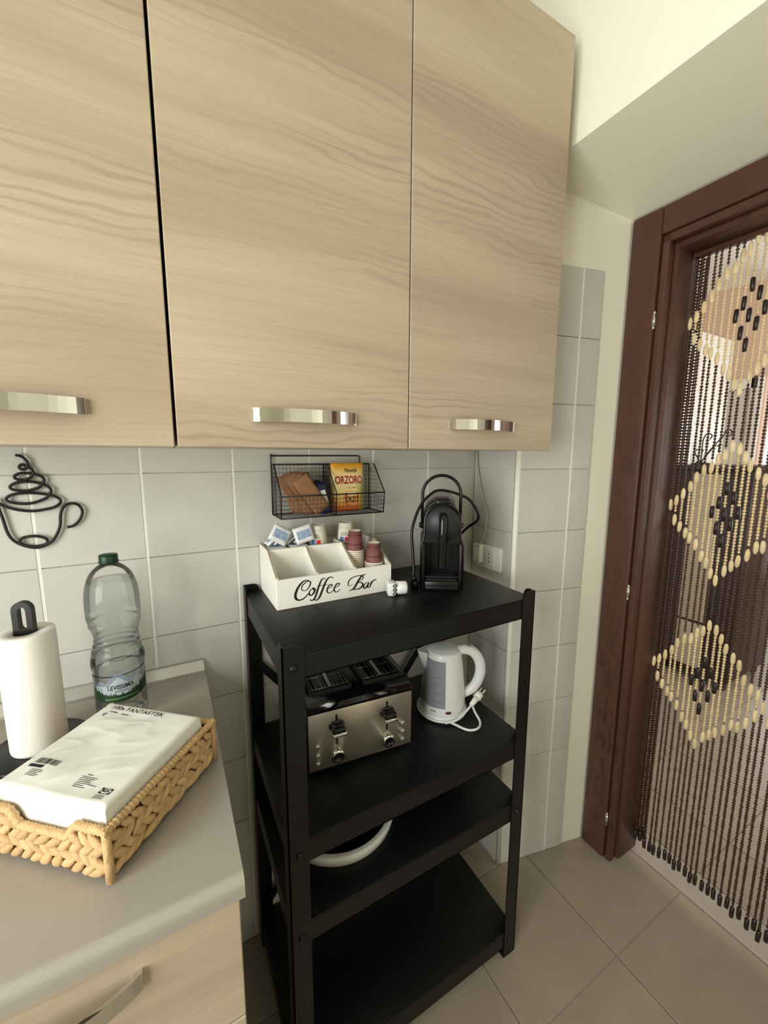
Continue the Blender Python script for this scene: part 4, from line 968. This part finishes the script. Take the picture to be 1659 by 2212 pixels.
# filed one behind the other, each leaning its own way within its own plane
slots = [('k', -0.622, 0.06, 0), ('k', -0.640, 0.20, 0), ('n', -0.586, -0.20, 0), ('k', -0.655, 0.40, 0), ('k', -0.651, 0.30, 0), ('n', -0.590, 0.16, 0), ('k', -0.657, 0.50, 0), ('k', -0.646, 0.36, 0), ('n', -0.584, -0.08, 0), ('k', -0.647, 0.54, 0), ('k', -0.636, 0.44, 0), ('k', -0.634, 0.60, 0), ('n', -0.588, 0.26, 0), ('k', -0.622, 0.62, 0)]
for i, (kd, x, tilt, up) in enumerate(slots):
    hw, hh2 = (0.022, 0.053) if kd == 'k' else (0.013, 0.0425)
    z = 1.2932 + hh2 * math.cos(tilt) + hw * abs(math.sin(tilt))
    y = -0.0108 - 0.0061 * i
    o = link('kraft_sachet' if kd == 'k' else 'navy_sachet', KM if kd == 'k' else NMh, None, True, (x, y, z)); o.rotation_euler = (PI / 2, -tilt, 0)
    if kd == 'k': tag(o, 'brown kraft paper sugar sachet standing in the left bay of the wire basket', 'sachet', 'kraft sachets in the wire basket')
    else: tag(o, 'navy and white stick sachet beside the kraft sachets in the wire basket', 'sachet', 'navy sachets in the wire basket')
# barley coffee packet
def packet_print():
    m = bpy.data.materials.new('packet_print'); m.use_nodes = True; nt = m.node_tree; b = nt.nodes['Principled BSDF']; L = nt.links.new; N = nt.nodes.new
    tc = N('ShaderNodeTexCoord'); sx = N('ShaderNodeSeparateXYZ'); L(tc.outputs['Generated'], sx.inputs[0])
    r = N('ShaderNodeValToRGB'); e = r.color_ramp.elements
    e[0].position = 0.0; e[0].color = lin((150, 62, 30)); e[1].position = 1.0; e[1].color = lin((232, 160, 40))
    for p_, c_ in ((0.10, (206, 110, 48)), (0.26, (236, 186, 92)), (0.45, (246, 222, 150)), (0.70, (250, 232, 178)), (0.84, (246, 206, 110)), (0.92, (236, 172, 52))):
        q = e.new(p_); q.color = lin(c_)
    L(sx.outputs['Z'], r.inputs[0])
    # greenish field on the right-hand side
    n = N('ShaderNodeTexNoise'); n.inputs['Scale'].default_value = 5; L(tc.outputs['Generated'], n.inputs['Vector'])
    ad = N('ShaderNodeMath'); ad.operation = 'MULTIPLY_ADD'; ad.inputs[1].default_value = 0.4; L(n.outputs['Fac'], ad.inputs[0]); L(sx.outputs['X'], ad.inputs[2])
    r2 = N('ShaderNodeMapRange'); r2.inputs['From Min'].default_value = 0.92; r2.inputs['From Max'].default_value = 1.12; L(ad.outputs[0], r2.inputs['Value'])
    r3 = N('ShaderNodeMapRange'); r3.inputs['From Min'].default_value = 0.66; r3.inputs['From Max'].default_value = 0.54; L(sx.outputs['Z'], r3.inputs['Value'])
    mu = N('ShaderNodeMath'); mu.operation = 'MULTIPLY'; L(r2.outputs[0], mu.inputs[0]); L(r3.outputs[0], mu.inputs[1])
    mx = N('ShaderNodeMix'); mx.data_type = 'RGBA'; L(mu.outputs[0], mx.inputs['Factor']); L(r.outputs[0], mx.inputs[6]); mx.inputs[7].default_value = lin((184, 182, 74))
    L(mx.outputs[2], b.inputs['Base Color']); b.inputs['Roughness'].default_value = 0.35
    return m
t = thing('barley_packet', 'yellow pouch of barley coffee with red lettering in the wire basket', 'packet', (-0.505, -0.045, 1.294))
PX0, PX1, PZ0, PZ1 = -0.5525, -0.4555, 1.2945, 1.4285
def pouch(x, z):
    u = (x - PX0) / (PX1 - PX0) * 2 - 1; q = (z - PZ0) / (PZ1 - PZ0); return 0.019 * (max(0, 1 - u ** 4) ** 0.6) * (1 - 0.72 * q ** 1.6) * min(1, q * 8 + 0.6) + 0.0015
YM = -0.046
mb = MB(); n = 24; v = []
for sgn in (-1, 1):
    for i in range(n + 1):
        for j in range(n + 1):
            x = PX0 + (PX1 - PX0) * i / n; z = PZ0 + (PZ1 - PZ0) * j / n; v.append((x, YM + sgn * pouch(x, z), z))
K = (n + 1) ** 2
for s_ in range(2):
    for i in range(n):
        for j in range(n):
            a = s_ * K + i * (n + 1) + j; u = i / n; q = j / n
            d = math.hypot((u - 0.42) / 0.62, (q - 0.55) / 0.42)
            mi = 1 if q > 0.86 else (2 if (q > 0.44 and u < 0.80) else (3 if (u > 0.66 and 0.30 < q < 0.62) else (4 if q < 0.12 else 0)))
            mb.f.append([a, a + n + 1, a + n + 2, a + 1]); mb.m.append(mi); mb.s.append(True)
mb.v = v
e = [(i, 0) for i in range(n + 1)] + [(n, j) for j in range(1, n + 1)] + [(i, n) for i in range(n - 1, -1, -1)] + [(0, j) for j in range(n - 1, 0, -1)]
for (a, b_), (c, d) in zip(e, e[1:] + e[:1]):
    p, q = a * (n + 1) + b_, c * (n + 1) + d; mb.f.append([p, q, K + q, K + p]); mb.m.append(0); mb.s.append(False)
mb.m = [0] * len(mb.m)
po = mb.obj('pouch', packet_print(), t)
def onp_(x0, z0, h=0.0006):
    def fn(u, v_): x = x0 + u; z = z0 + v_; return (x, YM - pouch(x, z) - h, z)
    return fn
mb = MB(); put_text(mb, 'Nestlé', 0.0155, onp_(-0.497, 1.408), width=0.036, bold=0.0001); mb.obj('lettering', M_INK, po)
mb = MB(); put_text(mb, 'ORZORO', 0.0295, onp_(-0.5035, 1.381), width=0.082, bold=0.0008); mb.obj('lettering', M_ORR, po)
mb = MB(); put_text(mb, 'DAL 1962', 0.0052, onp_(-0.497, 1.3605), width=0.026); mb.obj('lettering', M_ORB, po)
mb = MB(); put_text(mb, 'ORZO', 0.0215, onp_(-0.498, 1.328), width=0.036, bold=0.0004); mb.obj('lettering', M_ORB, po)
mb = MB(); fn = onp_(-0.498, 1.340, 0.0003)
cupv = [(-0.022, -0.004), (-0.020, -0.022), (-0.014, -0.034), (0.014, -0.034), (0.020, -0.022), (0.022, -0.004), (0.018, 0.008), (0.0, 0.011), (-0.018, 0.008)]
mb.add([fn(*p) for p in cupv], [list(range(9))]); mb.obj('cup_picture', M_ORD, po)
mb = MB(); fn = onp_(-0.498, 1.340, 0.0005); mb.add([fn(0.017 * math.cos(a), 0.005 + 0.005 * math.sin(a)) for a in [2 * PI * k / 16 for k in range(16)]], [list(range(16))]); mb.obj('coffee_picture', M_ORP, po)

# ================================================================== SECOND SHELF: toaster and kettle
Z2 = 0.6952
TA_ = math.radians(-5.5)
t = thing('toaster', 'four-slot stainless steel toaster with black top, under the top shelf', 'toaster', (-0.556, -0.176, Z2), TA_)
tw, td, thh = 0.1335, 0.092, 0.182
def tprof(d, h, r):
    p = [(-d, 0.012), (-d, h - r)]
    for k in range(1, 7): a = PI - PI / 2 * k / 6; p.append((-d + r + r * math.cos(a), h - r + r * math.sin(a)))
    q = [(-y, z) for y, z in p[::-1]]
    return p + q
mb = MB(); mb.prism(tprof(td, thh, 0.034), 'x', -tw, tw, smooth=True); mb.obj('steel_shell', M_STEEL, t, world=False)
for sx in (-1, 1): MB().prism(tprof(td - 0.003, thh - 0.003, 0.032), 'x', min(sx * tw, sx * (tw + 0.006)), max(sx * tw, sx * (tw + 0.006)), smooth=True).obj('end_cap', M_BPLAS, t, world=False)
MB().bbox(-tw + 0.002, -td + 0.010, 0.0, tw - 0.002, td - 0.010, 0.013, 0.003).obj('base', M_BPLAS, t, world=False)
cap = [(y, z) for y, z in tprof(td + 0.0007, thh + 0.0007, 0.034) if z > thh - 0.026]
mb = MB(); mb.prism(cap, 'x', -tw - 0.0004, tw + 0.0004, smooth=True)
tp = mb.obj('top_panel', M_GLOSS, t, world=False)
for cx_ in (-0.068, 0.066):
    mb = MB()                     # open frame: two bread wells sunk between its walls
    for q in ((-0.052, -0.060, -0.047, 0.062), (0.047, -0.060, 0.052, 0.062), (-0.008, -0.055, 0.005, 0.057), (-0.047, -0.060, 0.047, -0.055), (-0.047, 0.057, 0.047, 0.062)): mb.bbox(cx_ + q[0], q[1], thh - 0.004, cx_ + q[2], q[3], thh + 0.0115, 0.001, 1)
    mb.obj('slot_frame', M_BPLAS, tp, world=False)
    mb = MB()
    for dx in (-0.045, -0.036, -0.020, -0.011, 0.009, 0.018, 0.034, 0.043): mb.cyl((cx_ + dx, -0.054, thh + 0.0125), (cx_ + dx, 0.056, thh + 0.0125), 0.0009, 6)
    for yy_ in (-0.052, 0.0, 0.054): mb.cyl((cx_ - 0.047, yy_, thh + 0.0135), (cx_ + 0.047, yy_, thh + 0.0135), 0.0008, 6)
    mb.obj('bread_rack', M('dark_steel_wire', (110, 106, 100), 0.35, metal=0.9), tp, world=False)
    mb = MB(); mb.bbox(cx_ - 0.005, -0.052, thh + 0.012, cx_ + 0.003, 0.054, thh + 0.0145, 0.001, 1); mb.obj('slot_bridge', M_ALU, tp, world=False)
yf = -td - 0.0004
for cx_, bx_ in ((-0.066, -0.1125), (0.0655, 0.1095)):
    MB().bbox(cx_ - 0.0035, yf - 0.0004, 0.066, cx_ + 0.0035, yf + 0.004, 0.146, 0.0015, 1).obj('lever_slot_strip', M_BPLAS, t, world=False)  # raised black strip, painting in the dark of the lever opening
    mb = MB(); mb.lathe([(0, 0.0), (0.0200, 0.0), (0.0190, 0.004), (0, 0.0045)], 20, T=Matrix.Translation((cx_, yf + 0.001, 0.118)) @ Matrix.Rotation(PI / 2, 4, 'X') @ Matrix.Diagonal((1, 0.7, 1, 1)))
    mb.bbox(cx_ - 0.016, yf - 0.026, 0.112, cx_ + 0.016, yf + 0.002, 0.126, 0.004, 2)
    lv_ = mb.obj('lever', M_BPLAS, t, world=False)
    MB().bbox(cx_ - 0.017, yf - 0.031, 0.1075, cx_ + 0.017, yf - 0.0255, 0.1165, 0.0018, 2).obj('lever_edge', M_CHROME, lv_, world=False)
    T_ = Matrix.Translation((cx_, yf + 0.001, 0.044)) @ Matrix.Rotation(PI / 2, 4, 'X')
    k_ = MB().lathe([(0.0175, 0), (0.0175, 0.009), (0.016, 0.015), (0.0122, 0.016)], 24, T=T_).obj('knob', M_CHROME, t, world=False)
    MB().lathe([(0.0122, 0.0158), (0.011, 0.0135), (0, 0.0135)], 24, T=T_).obj('knob_centre', M_GLOSS, k_, world=False)
    for z in (0.074, 0.051, 0.029):
        MB().lathe([(0.0062, 0), (0.0062, 0.002), (0.0048, 0.0038), (0, 0.0042)], 14, T=Matrix.Translation((bx_, yf + 0.001, z)) @ Matrix.Rotation(PI / 2, 4, 'X')).obj('button', M_ALU, t, world=False)

KX, KYY = -0.2635, -0.193
t = thing('kettle', 'white plastic electric kettle with grey water window, on the shelf', 'kettle', (KX, KYY, Z2), -0.5008)
MB().lathe([(0, 0), (0.069, 0), (0.071, 0.004), (0.071, 0.012), (0.066, 0.017), (0, 0.017)], 48).obj('power_base', M_WPLAS, t, world=False)
kp_ = [(0.0655, 0.0175), (0.0665, 0.022), (0.066, 0.034), (0.0645, 0.055), (0.061, 0.10), (0.0565, 0.145), (0.052, 0.178), (0.0495, 0.188)]
kq = [(p.x, p.y) for p in cr([(a, b_, 0) for a, b_ in kp_], 4)]
def kr(z):
    for (r0, z0), (r1, z1) in zip(kq, kq[1:]):
        if z0 <= z <= z1: return r0 + (r1 - r0) * (z - z0) / max(z1 - z0, 1e-6)
    return kq[-1][0]
mb = MB(); mb.lathe(kq, 56); mb.lathe([(0, 0.0175), (0.0655, 0.0175)], 56); kb = mb.obj('body', M_WPLAS, t, world=False)
MB().lathe([(0.0495, 0.188), (0.0478, 0.193), (0.046, 0.194), (0.038, 0.199), (0.020, 0.2025), (0, 0.203)], 48).obj('lid', M_WPLAS, t, world=False)
# water window facing the room, left of the grip
aw0, aw1 = math.radians(-172), math.radians(-92); mb = MB(); v = []; n = 20; nz = 16
for j in range(nz + 1):
    z = 0.042 + (0.176 - 0.042) * j / nz
    for i in range(n + 1):
        a = aw0 + (aw1 - aw0) * i / n; r_ = kr(z) + 0.0009; v.append((r_ * math.cos(a), r_ * math.sin(a), z))
mb.add(v, [(j * (n + 1) + i, j * (n + 1) + i + 1, (j + 1) * (n + 1) + i + 1, (j + 1) * (n + 1) + i) for j in range(nz) for i in range(n)], 0, True); kw = mb.obj('water_window', M_KWIN, t, world=False)
mb = MB()
for z in (0.06, 0.085, 0.11, 0.13):
    v = []
    for i in range(7):
        a = math.radians(-122 + 20 * i / 6); r_ = kr(z) + 0.0014; v += [(r_ * math.cos(a), r_ * math.sin(a), z), (r_ * math.cos(a), r_ * math.sin(a), z + 0.0012)]
    mb.add(v, [(2 * i, 2 * i + 2, 2 * i + 3, 2 * i + 1) for i in range(6)])
mb.obj('level_mark', M_GREYINK, kw, world=False)
# spout
mb = MB(); mb.prism([(-0.045, 0.0), (-0.043, 0.021), (-0.0745, 0.0), (-0.0745, -0.021 + 0.021)], 'z', 0.150, 0.151)
mb = MB()
mb.add([(-0.050, 0.026, 0.189), (-0.050, -0.026, 0.189), (-0.078, -0.006, 0.187), (-0.078, 0.006, 0.187), (-0.054, 0.018, 0.135), (-0.054, -0.018, 0.135), (-0.061, 0.0, 0.128), (-0.068, -0.004, 0.160), (-0.068, 0.004, 0.160)],
       [(0, 1, 2, 3), (1, 5, 7, 2), (5, 6, 7), (0, 3, 8, 4), (4, 8, 6), (2, 7, 8, 3), (6, 8, 7)], 0, False); mb.obj('spout', M_WPLAS, t, world=False)
hp = [(0.040, 0, 0.186), (0.062, 0, 0.190), (0.086, 0, 0.182), (0.104, 0, 0.158), (0.110, 0, 0.125), (0.103, 0, 0.092), (0.086, 0, 0.066), (0.060, 0, 0.050)]
hh_ = cr(hp, 5); rr_ = [0.0135 + 0.002 * math.sin(PI * i / (len(hh_) - 1)) for i in range(len(hh_))]
mb = MB(); mb.tube(hh_, rr_, 14); kh = mb.obj('handle', M_WPLAS, t, world=False)
MB().bbox(0.066, -0.008, 0.196, 0.086, 0.008, 0.2045, 0.002, 2, T=Matrix.Translation((0, 0, -0.001))).obj('switch', M('kettle_switch_grey', (176, 172, 166), 0.3), kh, world=False)
mb = MB(); a = math.radians(-84); r_ = kr(0.030); T_ = Matrix.Translation((r_ * math.cos(a), r_ * math.sin(a), 0.030)) @ Matrix.Rotation(a, 4, 'Z') @ Matrix.Rotation(PI / 2, 4, 'Y')
mb.lathe([(0, 0.0016), (0.0065, 0.0016), (0.0072, 0)], 18, T=T_ @ Matrix.Diagonal((0.55, 1.25, 1, 1))); mb.obj('indicator_lamp', M_DRED, t, world=False)
mb = MB()
for k, u in enumerate((-0.006, -0.002, 0.002, 0.006)):
    a = math.radians(-122) + u / 0.066; r_ = kr(0.031) + 0.0006; mb.box(r_ * math.cos(a) - 0.0013, r_ * math.sin(a) - 0.0006, 0.0295, r_ * math.cos(a) + 0.0013, r_ * math.sin(a) + 0.0006, 0.0325)
mb.obj('brand_mark', M_GREYINK, kb, world=False)
# cord wrapped once around the base, a loop to the right and the plug resting upward
cpts = [(0.074 * math.cos(math.radians(q)), 0.074 * math.sin(math.radians(q)), 0.0075) for q in range(150, 277, 9)]
cpts += [(0.020, -0.078, 0.006), (0.055, -0.100, 0.0036), (0.085, -0.094, 0.0036), (0.098, -0.066, 0.0036), (0.090, -0.035, 0.012), (0.084, -0.014, 0.026)]
mb = MB(); mb.tube(cr(cpts, 4), 0.0034, 8); kc = mb.obj('power_cord', M_WPLAS, t, world=False)
mb = MB(); mb.tube(cr([(-0.004, -0.0775, 0.0075), (0.030, -0.073, 0.014), (0.060, -0.052, 0.026), (0.080, -0.032, 0.034)], 5), 0.0033, 8); mb.obj('cord_end', M_WPLAS, kc, world=False)
mb = MB(); mb.cyl((0.078, -0.034, 0.033), (0.098, -0.018, 0.046), 0.006, 12, r2=0.0095); mb.cyl((0.098, -0.018, 0.046), (0.110, -0.008, 0.054), 0.0115, 12)
for s_ in (-1, 1): mb.cyl((0.110 - 0.004 * s_, -0.008 + 0.005 * s_, 0.054), (0.122 - 0.004 * s_, 0.002 + 0.005 * s_, 0.062), 0.002, 8)
mb.obj('plug', M_WSAT, kc, world=False)

# ================================================================== THIRD SHELF: round white pan
t = thing('round_tray', 'round white tray with a dark inside on the third shelf', 'tray', (-0.603, -0.190, 0.5022))
MB().lathe([(0.139, 0.028), (0.1465, 0.0285), (0.151, 0.026), (0.1515, 0.019), (0.148, 0.003), (0.144, 0.0), (0, 0.0)], 64).obj('rim', M_WPLAS, t, world=False)
MB().lathe([(0.139, 0.028), (0.134, 0.012), (0.125, 0.010), (0, 0.010)], 64).obj('inside', M_GLOSS, t, world=False)

# ================================================================== BEAD CURTAIN
XC = 0.478; SPC = 0.016; Y_0 = -0.398; NS = 51; ZTOPB = 2.043
t = thing('bead_curtain', 'wooden bead curtain with cream diamonds hanging in the doorway', 'curtain', (XC, -0.8, 2.044))
MB().bbox(XC - 0.012, Y_0 - SPC * (NS - 1) - 0.004, 2.030, XC + 0.012, Y_0 + 0.004, 2.0438, 0.003).obj('hanging_rail', W_BROWN, t)
BL = 0.037
bl = MB().lathe([(0.0015, -BL / 2), (0.0038, -BL / 2 + 0.003), (0.0056, -BL / 4), (0.0060, 0), (0.0056, BL / 4), (0.0038, BL / 2 - 0.003), (0.0015, BL / 2)], 10)
bk = MB().lathe([(0.002, -BL / 2), (0.0055, -BL / 2 + 0.0015), (0.0061, 0), (0.0055, BL / 2 - 0.0015), (0.002, BL / 2)], 10)
BLM = bl.mesh('cream_bead', M_BEADC); BKM = bk.mesh('dark_bead', M_BEADK)
rcu = random.Random(17)
def strand(j):
    # returns strand geometry and the long beads on it (z, kind)
    ph_ = (j - 9 + 9) % 18 - 9; dy = ph_ * SPC          # offset from the diamond centre line
    longs = []; inside = []
    for zc in (1.838, 1.285, 0.745, 0.20):
        hv = 0.198 * (1 - abs(dy) / 0.152)
        if zc < 0.3: continue
        if hv > 0.012:
            longs += [(zc + hv, 0), (zc - hv, 0)]; inside.append((zc - hv, zc + hv))
        else: longs.append((zc, 0))
        c = abs(ph_)
        if c <= 2:
            for q in {0: (-0.078, 0, 0.078), 1: (-0.039, 0.039), 2: (0.0,)}[c]: longs.append((zc + q, 1))
    return longs, inside
for j in list(range(NS)) + [100, 101, 102, 103, 104]:
    y = Y_0 - SPC * j + rcu.uniform(-0.0022, 0.0022); x = XC + rcu.uniform(-0.003, 0.003); dz = rcu.uniform(-0.010, 0.010); zb0 = 0.055 + rcu.uniform(-0.012, 0.02)
    if j >= 100: y = Y_0 - 0.0005 - 0.0065 * (j - 100); x = XC + 0.014 + 0.003 * (j % 2)     # strands bunched against the jamb
    y = min(y, -0.3988)
    longs, inside = strand(j) if j < 100 else ([], []); longs = [(z + dz, k) for z, k in longs] + [(zb0 + BL / 2, 1)]
    view = j < 27 or j >= 100
    mb = MB(); z = ZTOPB - 0.013; ph = rcu.random(); p = 0.0092
    mb.tube([(x, y, zb0 + 0.01), (x, y, ZTOPB - 0.012)], 0.0007, 4, m=0)
    while z > zb0 + BL:
        hit = [q for q in longs if abs(q[0] - (z - p / 2)) < BL / 2 + p / 2 - 0.001]
        if hit: z = min(q[0] for q in hit) - BL / 2 - 0.0002; continue
        m_ = 1 if any(a + dz < z < b_ + dz for a, b_ in inside) else 0
        r_ = 0.0037 + rcu.uniform(-0.0007, 0.0007)
        mb.lathe([(0.0009, -p / 2), (r_, -p / 5), (r_, p / 5), (0.0009, p / 2)], 6, c=(x, y, z - p / 2), m=m_)
        z -= p
    if not view:
        for zz, k in longs:
            g = bl if k == 0 else bk; mb.add(g.v, g.f, 2 if k == 0 else 3, True, Matrix.Translation((x, y, zz)))
    o = mb.obj('bead_strand', [M_BEADD, M_BEADL, M_BEADC, M_BEADK], t)
    if view:
        for zz, k in longs:
            q = bpy.data.objects.new('cream_bead' if k == 0 else 'dark_bead', BLM if k == 0 else BKM); COL.objects.link(q); q.parent = o
            q.matrix_parent_inverse = TM[o.name].inverted(); q.location = (x, y, zz); q.rotation_euler = (rcu.uniform(-.04, .04), rcu.uniform(-.04, .04), rcu.uniform(0, 6))
